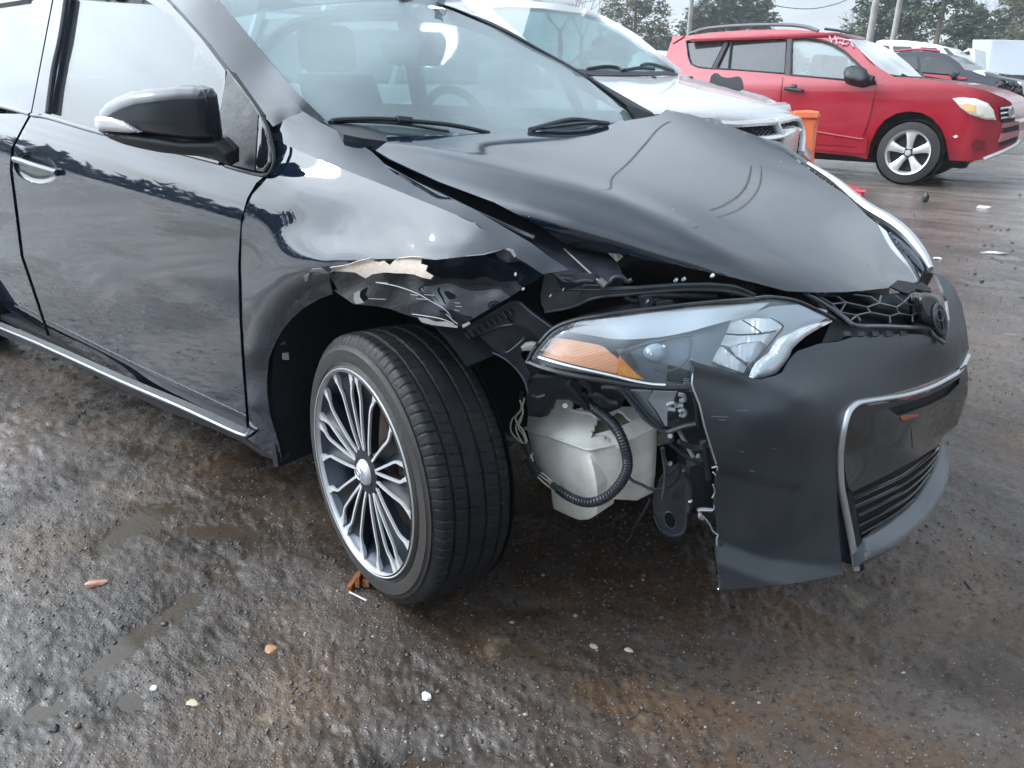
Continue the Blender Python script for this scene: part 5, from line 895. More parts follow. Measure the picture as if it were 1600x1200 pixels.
mk('windshield', panel(Z4([(872, 162), (940, 168), (1000, 185), (1060, 218), (1120, 266), (1178, 324), (1100, 322), (1050, 318), (1000, 285), (930, 215)]), RW, 5, .01), glass('suv_windshield', (.55, .6, .6), 1.7, .02, .75, (.72, .74, .74)), red)
mk('wiper', [pxtube(Z4([(1040, 316), (1090, 322), (1170, 326)]), .02, RW, -.05, n=6), pxtube(Z4([(1090, 312), (1110, 322)]), .02, RW, -.06, n=6)], m_blk, red)
mk('roof_rail', [pxtube(Z4([(205, 141), (250, 126), (300, 116), (430, 106), (600, 103), (690, 112), (742, 129)]), .022, RS, -.0, n=8), pxtube(Z4([(240, 128), (232, 140)]), .02, RS, 0, n=6, sm=1)], mat('rail_plastic', (.12, .13, .15), .5), red)
mk('roof_rail', pxtube(Z4([(770, 120), (830, 128), (866, 136), (866, 142)]), .02, lambda a, b: RS(a, b)+1.3, 0, n=6), m_blk, red)
mk('chalk_mark', [pxtube(Z4(L_), .008, RS, -.02, n=5, sm=1) for L_ in ([(790, 150), (800, 178)], [(800, 165), (830, 160)], [(812, 150), (822, 182)], [(835, 160), (880, 170)], [(830, 178), (860, 186), (870, 176)], [(850, 165), (842, 190)], [(880, 178), (890, 196)])], mat('chalk', (.62, .35, .38), .8), red)
mk('headlight', [panel(Z4([(1302, 410), (1340, 406), (1400, 411), (1450, 430), (1474, 460), (1484, 500), (1440, 498), (1375, 478), (1335, 448)]), RS, 4, .03, off=-.02, bulge=(4, .02))], mat('fogged_lens', (.80, .76, .62), .2, coat=1, noise=(12, (.74, .74, .72), .45, .6)), red)
mk('side_indicator', [panel(Z4([(1338, 436), (1362, 430), (1396, 440), (1396, 466), (1362, 464)]), RS, 3, .01, off=-.045)], mat('amber_soft', (.78, .50, .22), .3, coat=1), red)
mk('grille', panel(Z4([(1503, 446), (1530, 440), (1546, 438), (1560, 466), (1562, 500), (1512, 512), (1504, 490)]), RS, 3, .02, off=-.02), m_blk, red)
mk('grille_bar', [pxtube(Z4(L_), .012, RS, -.04, n=6, sm=1) for L_ in ([(1505, 452), (1548, 446)], [(1505, 472), (1560, 466)], [(1507, 492), (1562, 484)])], m_alloy, red)
mk('emblem', [pxtube(Z4([(1548+10*math.cos(q), 466+24*math.sin(q)) for q in np.linspace(0, 6.28, 13)[:-1]]), .010, RS, -.06, n=5, sm=1, closed=True), pxtube(Z4([(1548+4*math.cos(q), 466+20*math.sin(q)) for q in np.linspace(0, 6.28, 13)[:-1]]), .007, RS, -.065, n=5, sm=1, closed=True)], m_satin, red)
mk('bumper_slot', [panel(Z4(L_), RS, 3, .01, off=-.01) for L_ in ([(1515, 536), (1579, 520), (1578, 540), (1516, 554)], [(1498, 596), (1574, 570), (1566, 590), (1500, 612)])], m_blk, red)
mk('bumper_bar', [panel(Z4([(1514, 514), (1580, 505), (1580, 518), (1514, 534)]), RS, 4, .03, off=-.03), panel(Z4([(1512, 558), (1578, 544), (1576, 566), (1500, 592)]), RS, 4, .03, off=-.03)], mat('pink_grey_plastic', (.35, .16, .17), .5), red)
mk('fog_recess', panel(Z4([(1380, 598), (1398, 580), (1440, 588), (1438, 622), (1402, 628), (1384, 616)]), RS, 3, .01, off=-.008), m_redp, red)
mk('skid_strip', pxtube(Z4([(1430, 664), (1500, 636), (1562, 604), (1578, 582)]), .025, RS, -.01, n=6), m_alloy, red)
mk('chipped_spot', [panel(Z4([(1303, 568), (1320, 562), (1326, 570), (1312, 576)]), RS, 2, .004, off=-.006)], m_bw, red)
mk('splash_guard', [panel(Z4([(1285, 664), (1380, 672), (1360, 700), (1330, 704), (1310, 690), (1290, 690)]), RS, 4, .03, off=.3), panel(Z4([(895, 650), (945, 662), (930, 668), (900, 660)]), RS, 3, .03, off=.1)], m_blk, red)
mk('underbody', [box(-4.0, -.45, 8.55, 9.7, .20, .40), box(-1.35, -.35, 8.42, 8.5, .25, .95)], m_void, red)
mk('tail_spoiler', panel(Z4([(133, 150), (162, 150), (185, 150), (150, 172), (136, 180)]), RS, 3, .05, off=-.02), m_red, red)
mk('seat', [box(-2.35, -2.2, 8.6, 9.1, .8, 1.45, .05), box(-2.35, -2.2, 9.2, 9.7, .8, 1.45, .05), box(-3.2, -3.05, 8.6, 9.7, .8, 1.4, .05)], mat('suv_seat', (.28, .27, .25), .9), red)
def simple_wheel(parent, c, R_, W_, rr, steer=0., facing=0.):
    Mx = axle(c, facing+steer, 0); root, pt = make_wheel('wheel', '', '', R_, W_, rr, Mx, parent, fine=False)
    rm = pt('rim', [lathe([(rr-.02, -.008), (rr-.004, .003), (rr+.004, .0), (rr, -.004)], 48), lathe([(rr-.02, -.008), (rr-.035, -.06), (rr-.04, -.16)], 48)], m_alloy)
    pt('rim_backing', lathe([(0, -.075), (rr-.03, -.075)], 32), m_void, rm)
    for k in range(5):
        q = 2*math.pi*k/5+math.pi/2; V = []
        for r, w_, d in ((.055, .030, .022), (rr*.45, .034, .012), (rr*.78, .052, .006), (rr-.012, .088, .010)):
            for s_, dd in ((-1, .012), (-.55, 0), (.55, 0), (1, .012), (1, .05), (-1, .05)): V.append((r, d+dd, s_*w_))
        F = [(i*6+j, i*6+(j+1) % 6, (i+1)*6+(j+1) % 6, (i+1)*6+j) for i in range(3) for j in range(6)]
        sp_ = pt('spoke', (np.array(V), F), m_alloy, rm) if k == 0 else sp_.copy()
        if k: COL.objects.link(sp_)
        sp_.matrix_basis = Matrix.Rotation(-q, 4, 'Y')
    hc = pt('hub', [lathe([(0, -.004), (.030, -.006), (.034, -.02), (.062, -.022), (.066, -.04)], 24)], m_alloy, rm)
    pt('hub_ring', [lathe([(.036, -.014), (.040, -.010), (.044, -.014)], 24)], m_pock, rm)
    for k in range(5):
        q = 2*math.pi*k/5+.6+math.pi/2; n_ = pt('lug_nut', xf(lathe([(0, -.006), (.010, -.007), (.011, -.03)], 8), Matrix.Translation((.05*math.cos(q), 0, .05*math.sin(q)))), m_pock, rm)
    return root
cW = at(1418, 239, ('y', 8.16)); simple_wheel(red, cW, .362, .23, .250, rad(-3))
simple_wheel(red, (cW[0]-2.66, 8.16, .36), .362, .23, .250)
simple_wheel(red, (cW[0], 9.75, .36), .362, .23, .250, 0, math.pi); simple_wheel(red, (cW[0]-2.66, 9.75, .36), .362, .23, .250, 0, math.pi)

# white suv beside the damaged car ---------------------------------------------
wh = thing('parked_suv', 'white suv with crosshair grille standing right beside the black car', 'suv', (0, 0, 0))
WSs = TPS([(767, 14, ('y', 2.45)), (912, 22, ('y', 3.6)), (962, 45, ('y', 3.68)), (1055, 114, ('y', 3.82)), (915, 119, ('y', 2.45)), (840, 112, ('y', 2.2)), (-1.5, 3.0, 1.12), (-2.3, 3.0, 1.60)], 1e-3)
mk('windshield', panel([(752, -2), (767, 12), (800, 11), (825, 12), (850, 14), (875, 17), (912, 22), (937, 32), (962, 45), (987, 60), (1005, 75), (1028, 93), (1055, 113), (1015, 116), (975, 117), (930, 117), (895, 113), (860, 110), (800, 100), (770, 50)], WSs, 6, .008), glass('white_suv_windshield', (.50, .66, .68), 1.7, .02, .22, (.42, .52, .54)), wh)
mk('windshield_pillar', [pxtube([(700, -30), (745, 6), (767, 28), (805, 62), (835, 92), (860, 116)], .05, WSs, .02, n=8), pxtube([(912, 20), (937, 30), (962, 43), (987, 58), (1006, 73), (1030, 92), (1058, 114)], .035, WSs, .02, n=8)], m_bw, wh)
mk('roof', [box(-5.0, -2.55, 2.45, 3.62, 1.64, 1.70, .03), panel([(690, -40), (735, 0), (767, 12), (800, 10), (850, 13), (912, 21), (905, 12), (870, 5), (820, 1), (760, -3), (720, -30)], lambda a, b: WSs(a, b)-.02, 5, .03)], m_bw, wh)
WH = POLY([(915, 119, ('y', 2.5)), (840, 118, ('y', 2.15)), (1060, 118, ('y', 3.85)), (1109, 129, ('y', 3.9)), (1161, 141, ('y', 3.9)), (1195, 150, ('y', 3.88)), (1225, 165, ('y', 3.85)), (1242, 184, ('y', 3.72)), (1210, 189, ('y', 3.1)), (1146, 193, ('y', 2.25)), (1124, 192, ('y', 2.15)), (-1.2, 3.0, 1.10), (-.9, 3.0, 1.03)], 2)
whh = mk('hood', panel([(860, 112), (915, 119), (975, 120), (1030, 118), (1058, 114), (1075, 120), (1109, 129), (1161, 141), (1195, 150), (1225, 165), (1242, 184), (1230, 188), (1210, 191), (1146, 194), (1124, 193), (1060, 230), (1000, 260), (900, 200)], WH, 6, .02), m_bw, wh)
mk('body_side', [box(-5.2, -2.0, 2.10, 2.18, .30, 1.08, .03), box(-2.0, -1.25, 2.10, 2.18, .30, 1.06, .03)], m_bw, wh)
mk('body', [box(-5.2, -1.3, 2.19, 3.90, .28, 1.04, .05), box(-1.3, -.80, 2.2, 3.80, .45, .98, .05), box(-.82, -.64, 2.5, 3.55, .40, .84, .04)], m_bw, wh)
mk('window', [grid(lambda u, v: (x0+(x1-x0)*u, 2.17+.24*v, 1.10+.50*v), 4, 3) for x0, x1 in ((-3.05, -2.05),)]+[], m_clear, wh)
mk('window', [grid(lambda u, v: (-4.1+.95*u, 2.17+.24*v, 1.10+.50*v), 4, 3)], m_tint, wh)
mk('window', [grid(lambda u, v: (-5.0+.8*u, 2.17+.24*v, 1.12+.46*v), 4, 3)], m_tint, wh)
mk('door_pillar', [tube([(x, 2.16, 1.06), (x+.05, 2.42, 1.64)], .05, n=8) for x in (-3.1, -4.14, -5.05)], m_bw, wh)
mk('door_handle', [box(x, x+.2, 2.06, 2.10, .93, .96, .008) for x in (-2.95, -3.98)], m_satin, wh)
mk('side_mirror', box(-2.12, -1.90, 1.93, 2.10, 1.05, 1.22, .03), m_bw, wh)
mk('wiper', [pxtube(L_, .012, WSs, -.03, n=6) for L_ in ([(918, 108), (945, 104), (965, 106), (973, 111)], [(975, 110), (1000, 106), (1022, 108)], [(1002, 103), (1010, 100), (1025, 102), (1052, 111)])], m_blk, wh)
mk('cowl', panel([(893, 107), (925, 109), (972, 112), (1050, 111), (1060, 116), (1015, 117), (930, 118), (898, 113)], lambda a, b: WSs(a, b)-.02, 5, .01), m_blk, wh)
mk('paper_on_dash', panel([(920, 94), (955, 95), (962, 103), (925, 103)], lambda a, b: WSs(a, b)+.15, 4, .004), m_bw, wh)
GW = TPS([(1130, 196, ('y', 2.2)), (1146, 215, ('y', 2.3)), (1210, 200, ('y', 3.05)), (1240, 200, ('y', 3.62)), (1245, 235, ('y', 3.62)), (1215, 225, ('y', 3.05))], 1e-3)
gr_ = mk('grille', panel([(1140, 194), (1210, 190), (1240, 187), (1250, 205), (1249, 240), (1190, 230), (1150, 212)], GW, 4, .04, off=.03), m_void, wh)
m_mesh = mat('grille_mesh_plastic', (.04, .045, .06), .4)
ms = []
for i in range(16):
    a0 = 1140+i*7.2; ms.append(pxtube([(a0, 192), (a0+10, 202), (a0-2, 214), (a0+8, 226), (a0, 238)], .006, GW, .01, n=4, sm=1)); ms.append(pxtube([(a0+7, 192), (a0-2, 202), (a0+9, 214), (a0-1, 226), (a0+6, 238)], .006, GW, .01, n=4, sm=1))
o_ = mk('grille_mesh', ms, m_mesh, wh); o_['kind'] = 'stuff'
mk('grille_cross', [pxtube([(1208, 188), (1213, 200), (1219, 214), (1221, 230)], .045, GW, -.03, n=8, flat=.5), pxtube([(1178, 218), (1200, 216), (1219, 212), (1232, 205), (1244, 203)], .04, GW, -.03, n=8, flat=.5)], m_bw, wh)
mk('grille_surround', [pxtube([(1120, 193), (1146, 194), (1180, 192), (1212, 190), (1240, 185), (1249, 195), (1252, 215), (1250, 240)], .032, GW, -.03, n=8, flat=.7)], m_bw, wh)
mk('headlight', panel([(1250, 218), (1258, 222), (1266, 236), (1268, 252), (1258, 244), (1250, 235)], lambda a, b: GW(a, b)+.1, 3, .03, bulge=(4, .03)), mat('pale_lens', (.75, .78, .80), .2, coat=1), wh)
mk('washer_jet', [pxtube([(1020, 121), (1023, 122)], .012, WH, -.01, n=6, sm=1)], m_blk, wh)
mk('washer_jet', [pxtube([(1078, 121), (1081, 122)], .012, WH, -.01, n=6, sm=1)], m_blk, wh)
for x in (-1.15, -4.1):
    simple_wheel(wh, (x, 2.12, .36), .36, .22, .24); simple_wheel(wh, (x, 3.88, .36), .36, .22, .24, 0, math.pi)
gl_ = mk('glove', panel(Z4([(293, 332), (296, 316), (310, 304), (326, 306), (338, 318), (360, 324), (385, 322), (405, 318), (422, 324), (430, 345), (432, 364), (418, 376), (390, 372), (360, 362), (325, 354), (302, 346)]), lambda a, b: WH(a, b)-.06, 2, .08, bulge=(6, .05), disp=lambda a, b: .03*vnoise(a, b, .12)), mat('black_cloth', (.012, .013, .018), .95, bump=(60, .5)))
tag(gl_, 'crumpled black glove lying on the hood of the white suv', 'glove')
br_ = thing('traffic_barrier', 'orange plastic barrier standing between the white and the red suv', 'barrier', (0, 0, 0))
m_or = mat('orange_plastic', (.85, .17, .05), .5, noise=(6, (.75, .2, .09), .45, .7))
OB = lambda a, b: tat(1255, 210, ('y', 4.7))+0*a
mk('barrier_body', panel(Z4([(640, 464), (700, 463), (742, 466), (748, 476), (746, 500), (738, 540), (732, 590), (726, 650), (722, 720), (715, 850), (560, 850), (600, 600), (640, 520)]), OB, 6, .35, bulge=(6, .05)), m_or, br_)
mk('barrier_cap', panel(Z4([(634, 462), (700, 458), (745, 464), (752, 480), (744, 506), (700, 500), (640, 498)]), OB, 4, .40, off=-.04, bulge=(4, .03)), m_or, br_)
mk('reflective_tab', panel(Z4([(668, 522), (680, 520), (682, 534), (672, 546)]), OB, 2, .01, off=-.09), m_bw, br_)

# vehicles further back ------------------------------------------------------
def boxcar(name, label, cat, surf, yb, bodyo, wins, m, mg=None, extra=()):
    t = thing(name, label, cat, (0, 0, 0)); mk('body', panel(Z4(bodyo), surf, 5, .1, back=('y', yb)), m, t)
    for w_ in wins: mk('window', panel(Z4(w_), surf, 4, .02, off=-.03), mg or m_tint, t)
    for nm, o_, m_, off in extra: mk(nm, panel(Z4(o_), surf, 4, .03, off=off), m_, t)
    return t
S14 = IMP(lambda x, z: 14+.3*np.maximum(0, z-1.0)+0*x, 14); S19 = IMP(lambda x, z: 19+.3*np.maximum(0, z-1.2)+0*x, 19); S42 = IMP(lambda x, z: 50+0*x, 50)
m_navy = mat('dark_navy_paint', (.014, .018, .028), .2, coat=.3)
dk = boxcar('parked_car', 'dark navy suv with crushed open front behind the red suv', 'car', S14, 15.8,
    [(1060, 222), (1100, 214), (1160, 212), (1240, 218), (1290, 234), (1330, 262), (1352, 290), (1400, 298), (1470, 318), (1540, 330), (1570, 336), (1590, 352), (1596, 372), (1596, 440), (1592, 470), (1560, 490), (1400, 480), (1200, 470), (1060, 440)],
    [[(1090, 236), (1155, 236), (1160, 292), (1110, 280)], [(1168, 236), (1240, 240), (1290, 262), (1330, 300), (1320, 312), (1172, 300)]], m_navy,
    extra=(('red_stripe', [(1180, 306), (1300, 318), (1360, 322), (1360, 330), (1290, 332), (1184, 316)], m_red, -.03),))
mk('side_mirror', panel(Z4([(1286, 308), (1300, 298), (1318, 302), (1320, 322), (1300, 328)]), S14, 3, .1, bulge=(4, .05), off=-.2), m_blk, dk)
mk('crushed_front', panel(Z4([(1480, 345), (1500, 330), (1560, 345), (1594, 380), (1596, 450), (1575, 462), (1540, 420), (1510, 400)]), S14, 3, .05, off=-.04, disp=lambda a, b: .35*vnoise(a, b, .3)), mat('mangled_metal', (.03, .03, .035), .5, noise=(8, (.12, .12, .13), .5, .65)), dk)
mk('headlight', panel(Z4([(1572, 340), (1590, 342), (1594, 356), (1580, 360)]), S14, 2, .03, off=-.06, bulge=(3, .03)), m_satin, dk)
mk('roof_rail', pxtube(Z4([(1060, 214), (1160, 206), (1250, 214)]), .025, S14, .2, n=6), m_red, dk)
mk('raised_panel', panel(Z4([(1385, 296), (1410, 292), (1435, 304), (1440, 316), (1410, 306)]), S14, 3, .05, off=-.02), m_bw, dk)
simple_wheel(dk, at(1000+1530/2.6667, 472/2.6667, ('y', 13.95)), .34, .2, .22); simple_wheel(dk, at(1000+1120/2.6667, 440/2.6667, ('y', 13.95)), .34, .2, .22)
boxcar('parked_suv', 'tall boxy white suv behind the dark navy suv', 'suv', S19, 20.9,
    [(985, 172), (1010, 166), (1100, 168), (1180, 176), (1240, 186), (1275, 196), (1310, 222), (1340, 252), (1380, 285), (1440, 296), (1446, 340), (1300, 340), (985, 330)],
    [[(1008, 188), (1038, 190), (1036, 215), (1010, 205)], [(1052, 192), (1130, 194), (1134, 214), (1056, 212)], [(1168, 196), (1235, 200), (1256, 224), (1180, 218)], [(1262, 200), (1280, 200), (1310, 228), (1326, 252), (1300, 244)]], m_bw)
tk = boxcar('box_truck', 'white box truck at the far right edge of the yard', 'truck', S42, 58, [(1386, 165), (1466, 165), (1700, 170), (1700, 316), (1560, 314), (1380, 290)], [], m_bw)
mk('cargo_box_side', panel(Z4([(1470, 168), (1700, 173), (1700, 315), (1560, 312), (1450, 300)]), S42, 5, .1, off=-.3), mat('pale_blue_white', (.62, .68, .75), .5), tk)
mk('underframe', panel(Z4([(1455, 312), (1700, 318), (1700, 345), (1540, 342), (1440, 330)]), S42, 5, .5, off=-.1), m_navy, tk)
for i_ in range(2): simple_wheel(tk, at(1000+(1560+60*i_)/2.6667, 352/2.6667, ('y', 49.6)), .5, .3, .3)
boxcar('parked_car', 'small white car glimpsed between the white suv and the red tail', 'car', S14, 15.6, [(-30, 230), (0, 215), (40, 207), (90, 213), (110, 222), (112, 300), (-60, 300)], [[(50, 224), (100, 230), (104, 244), (60, 240)]], m_bw)
boxcar('parked_truck', 'pale cab and clutter beside the box truck', 'truck', IMP(lambda x, z: 40+0*x, 40), 43, [(1335, 235), (1345, 215), (1368, 200), (1395, 205), (1398, 300), (1372, 290), (1345, 262)], [[(1348, 218), (1372, 212), (1374, 228), (1350, 230)]], m_bw)

# small things lying on the ground --------------------------------------------
def lump(name, label, cat, px, py, rx, ry, rz, m, seed=0, ang=0., lift=0.4, sub=2):
    c = at(px, py, ('z', 0.)); bm = bmesh.new(); bmesh.ops.create_icosphere(bm, subdivisions=sub, radius=1); V, F = bmgeo(bm); r_ = np.random.RandomState(seed)
    V = V*(1+.22*r_.uniform(-1, 1, (len(V), 1)))*np.array([rx, ry, rz]); z0 = float(gz(np.array(c[0]), np.array(c[1])))
    R3 = Matrix.Rotation(ang, 4, 'Z'); R3.translation = (c[0], c[1], max(z0, WATER)+rz*lift)
    o = mk(name, xf((V, F), R3), m, smooth=False); return tag(o, label, cat)
m_wood = mat('wet_wood', (.30, .10, .025), .55, noise=(40, (.07, .03, .015), .45, .65), bump=(60, .5))
wd = thing('wood_block', 'splintered orange-brown wood block under the front wheel', 'wood block', (0, 0, 0))
c = at(566, 922, ('z', 0.))
for i in range(6):
    g_ = box(-.030+.004*(i % 3), .030-.005*(i % 2), -.0052, .0052, 0, .016+.006*((i*2) % 3), .0015)
    Mx = Matrix.Translation((c[0]-.020+.0085*i, c[1]-.004+.010*i, .010+.003*(i % 2)))@Matrix.Rotation(YAW-rad(12)+rad(7*(i % 3)), 4, 'Z')@Matrix.Rotation(rad(7*(i % 2)), 4, 'Y')
    mk('splinter', xf(g_, Mx), m_wood, wd, smooth=False)
tag(mk('plastic_strip', tube([at(546, 925, ('z', .017)), at(572, 938, ('z', .018))], .0016, n=6, sm=1), m_bw), 'thin white strip beside the wood block', 'strip')
m_wst = mat('white_stone', (.80, .80, .80), .4); m_lf = mat('dry_leaf', (.38, .20, .10), .7); m_pk = mat('pink_stone', (.40, .20, .16), .4)
lump('pebble', 'bright white angular pebble in the lower middle of the ground', 'stone', 666, 1089, .011, .009, .006, m_wst, 1)
lump('pebble', 'elongated pinkish brown stone on the left of the ground', 'stone', 150, 911, .028, .010, .007, m_pk, 2, .9)
lump('dry_leaf', 'crumpled tan leaf lying below the wheel to the left', 'leaf', 422, 1012, .014, .012, .003, m_lf, 3)
lump('pebble', 'small dark round stone on the smooth mud at lower left', 'stone', 82, 1134, .012, .009, .006, mat('dark_stone', (.03, .03, .035), .4), 4)
lump('pebble', 'flat beige stone left of the lower middle', 'stone', 302, 1097, .016, .008, .004, mat('beige_stone', (.42, .36, .26), .6), 5, .4)
lump('pebble', 'small whitish stone left of the flat beige stone', 'stone', 239, 1070, .007, .006, .004, m_wst, 6)
lump('pebble', 'pale round stone in front of the bumper', 'stone', 982, 1019, .010, .007, .004, mat('pale_stone', (.4, .38, .32), .6), 7)
lump('pebble', 'pale flat stone near the tan patch under the car nose', 'stone', 928, 1012, .010, .008, .003, mat('pale_stone_b', (.36, .36, .32), .6), 8)
lump('rubble', 'black cube-like lump on the ground below the red suv wheel', 'rubble', 1444, 319, .045, .04, .06, m_blk, 9, lift=.9, sub=1)
lump('plastic_strip', 'short white stick at the right of the yard', 'stick', 1553, 394, .09, .012, .01, m_wst, 10, .5)
lump('rubble', 'white fragment near the far right below the red suv', 'fragment', 1537, 326, .06, .03, .02, m_wst, 11)
lump('rubble', 'white chip on the mud right of the hood', 'fragment', 1265+200, 405, .03, .02, .01, m_wst, 12)
lump('twig', 'dark twig on the ground right of the bumper', 'twig', 1515, 918, .035, .003, .003, m_blk, 13, 2.2)
dbr = thing('tail_light_fragment', 'broken red lamp pieces lying beyond the black hood', 'fragment', (0, 0, 0))
for i, (px_, py_, a_, b_, an) in enumerate(((1322, 292, .09, .03, .3), (1332, 298, .12, .02, -.6), (1342, 305, .08, .02, -.9), (1335, 303, .10, .03, .1))):
    c_ = at(px_, py_, ('z', .05)); mk('lamp_shard', xf(box(-a_, a_, -b_, b_, -.004, .02+.02*(i % 2)), Matrix.Translation(c_)@Matrix.Rotation(an, 4, 'Z')@Matrix.Rotation(.5*((i % 2)-.5), 4, 'X')), mat('red_lens', (.55, .04, .06), .2, coat=1), dbr, smooth=False)

# ------------------------------------------------------------------ poles, wires, trees
m_pole = mat('weathered_pole', (.33, .32, .30), .8, noise=(3, (.22, .21, .2), .4, .7)); m_dark = mat('dark_wood', (.10, .085, .075), .9)
def gdir(px, D):
    d = rays(px, 131.0); d = d/np.hypot(d[0], d[1]); return CP[0]+d[0]*D, CP[1]+d[1]*D
def pole(px, D, h, r, label, m=m_pole, cross=False):
    x, y = gdir(px, D); t = thing('utility_pole', label, 'pole', (x, y, 0)); mk('shaft', tube([(0, 0, -.5), (0, 0, h)], r, n=10, sm=1, rf=lambda t_, i: r*(1-.35*t_)), m, t).parent = t
    for o in t.children: o.matrix_parent_inverse = Matrix()
    if cross:
        o = mk('crossarm', box(-1.3, 1.3, -.08, .08, h-.5, h-.3), m); o.parent = t; o.rotation_euler = (0, 0, YAW-math.pi/2)
        for k in (-1.1, -.3, .5, 1.1): q_ = mk('insulator', tube([(k, 0, h-.3), (k, 0, h-.1)], .05, n=6, sm=1), m); q_.parent = t; q_.rotation_euler = (0, 0, YAW-math.pi/2)
    return t
pole(1069.5, 42, 13, .13, 'tall pale pole rising behind the red tail')
pole(1347, 38, 12, .16, 'thicker tall pale pole, left of the pair above the red windshield')
pole(1383, 36, 12, .12, 'slim tall pole, right of the pair above the red windshield')
pole(1186, 110, 11.6, .14, 'distant dark utility pole with crossarm over the red roof', m_dark, True)
pole(935, 70, 6.9, .12, 'dark pole end showing over the white suv roof', m_dark)
pole(1518, 75, 6.6, .14, 'dark leaning stub pole left of the box truck', m_dark)
pw = [at(1165, -8, 40.), at(1200, 6, 40.), at(1240, 13, 40.), at(1275, 13, 40.), at(1310, 5, 40.), at(1335, -6, 40.)]
tag(mk('overhead_wire', tube(pw, .022, n=5), m_dark), 'sagging overhead wire in the sky above the red suv', 'wire')
tag(mk('overhead_wire', tube([at(1090, -4, 34.), at(1098, 20, 34.), at(1108, 40, 34.), at(1116, 52, 34.)], .015, n=5), m_dark), 'thin wire slanting down behind the red roof', 'wire')
def leafmat(n, c, c2):
    m = mat(n, c, .8, noise=(.6, c2, .35, .65)); return m
LM = [leafmat('pine_foliage', (.055, .08, .048), (.095, .125, .075)), leafmat('blue_pine_foliage', (.055, .078, .075), (.09, .115, .11)), leafmat('olive_foliage', (.095, .11, .06), (.15, .155, .095)), leafmat('bare_twigs', (.22, .19, .17), (.28, .25, .23))]
m_bark = mat('bark', (.13, .10, .085), .9)
def tree(px, D, h, blobs, lm, label, n=2600, ls=.22, trunk=True, seed=0, limbs=6, name='pine_tree'):
    """blobs: (dx, z, radius x, radius z) about the trunk, in metres"""
    r_ = np.random.RandomState(seed+int(px)); blobs = [(b[0], b[1]*.93-.15, b[2]*.9, b[3]*.8) for b in blobs]; x, y = gdir(px, D); t = thing(name, label, 'tree', (x, y, 0)); side = np.array([_r0[0], _r0[1], 0])
    C_ = []
    tot = sum(b[2]*b[3] for b in blobs)
    for dx, z, rx, rz in blobs:
        k = int(n*1.6*rx*rz/tot/9)+1; v = r_.normal(0, 1, (k, 3)); v /= np.linalg.norm(v, axis=1)[:, None]; v *= r_.uniform(.45, 1.0, (k, 1))**.5
        c = np.array([dx, 0, z])+v*np.array([rx, rx, rz]); sub = c[:, None, :]+r_.normal(0, .30, (k, 9, 3))*np.array([1, 1, .55])*min(1, rx*.5); C_.append(sub.reshape(-1, 3))
    C_ = np.concatenate(C_); m_ = len(C_); P_ = np.outer(C_[:, 0], side)+np.outer(C_[:, 1], np.array([side[1], -side[0], 0]))+np.outer(C_[:, 2], [0, 0, 1.])
    T = r_.normal(0, ls*.8, (m_, 3, 3))*np.array([1, 1, .6]); V = (P_[:, None]+T).reshape(-1, 3); F = np.arange(m_*3).reshape(-1, 3)
    o = mk('crown', (V, F.tolist()), LM[lm], smooth=False); o.parent = t
    tr = [tube([(0, 0, -.3), (.1, .05, h*.45), (-.05, 0, h*.92)], .16, n=7, rf=lambda q, i: .17*(1-.8*q)+.03)]
    for i in range(limbs):
        b = blobs[i % len(blobs)]; s_ = (1 if i % 2 else -1); e = side*(b[0]+s_*b[2]*.6)+np.array([0, 0, b[1]+.2]); st_ = np.array([0, 0, max(.3, b[1]-.6*b[3]-.4)])
        tr.append(tube([st_, (st_+e)/2+np.array([0, 0, .1]), e], .05, n=5, sm=3))
    o = mk('trunk', tr, m_bark); o.parent = t
    return t
def bare(px, D, h, label, seed=0, spread=2.2):
    r_ = np.random.RandomState(seed); x, y = gdir(px, D); t = thing('bare_tree', label, 'tree', (x, y, 0)); g = [tube([(0, 0, -.3), (0, .1, h*.5)], .14, n=6)]; side = np.array([_r0[0], _r0[1], 0])
    tw = []
    def grow(p, d, l, r, k):
        q = p+d*l; (g if k < 2 else tw).append(tube([p, p+d*l*.5+r_.normal(0, .05*l, 3), q], r, n=4, sm=2, capped=False))
        if k < 5:
            for _ in range(3 if k < 3 else 2): dd = d+r_.normal(0, .42, 3); dd[2] = abs(dd[2])*.9+.15; dd /= np.linalg.norm(dd); grow(q, dd, l*.70, r*.62, k+1)
    grow(np.array([0, .1, h*.25]), np.array([0, 0, 1.]), h*.22, .09, 0)
    o = mk('trunk', g, m_bark); o.parent = t; o = mk('crown', tw, LM[3]); o.parent = t
    return t
bare(872, 60, 9.5, 'bare reddish tree poking above the white suv roof', 3); bare(905, 64, 9.0, 'thin bare tree right of the one above the white suv roof', 5); bare(1325, 95, 10, 'hazy bare tree left of the paired poles', 6); bare(1522, 100, 11, 'hazy bare tree behind the stub pole', 8)
tree(985, 60, 9, [(-.6, 7.0, 1.7, 1.5), (.7, 7.6, 1.5, 1.3), (-1.3, 5.6, 1.4, 1.2), (1.3, 5.9, 1.5, 1.3), (0, 4.6, 2.0, 1.4), (1.8, 4.4, 1.2, 1.0)], 2, 'loose mottled green tree right of the white suv roof', 3000, .15, seed=1, name='leafy_tree')
tree(945, 72, 6.5, [(0, 4.2, 1.6, 1.5), (-.8, 3.2, 1.6, 1.2), (1.0, 3.4, 1.5, 1.2)], 0, 'low dark bush-like tree beside the white roof edge', 2000, .17, seed=2)
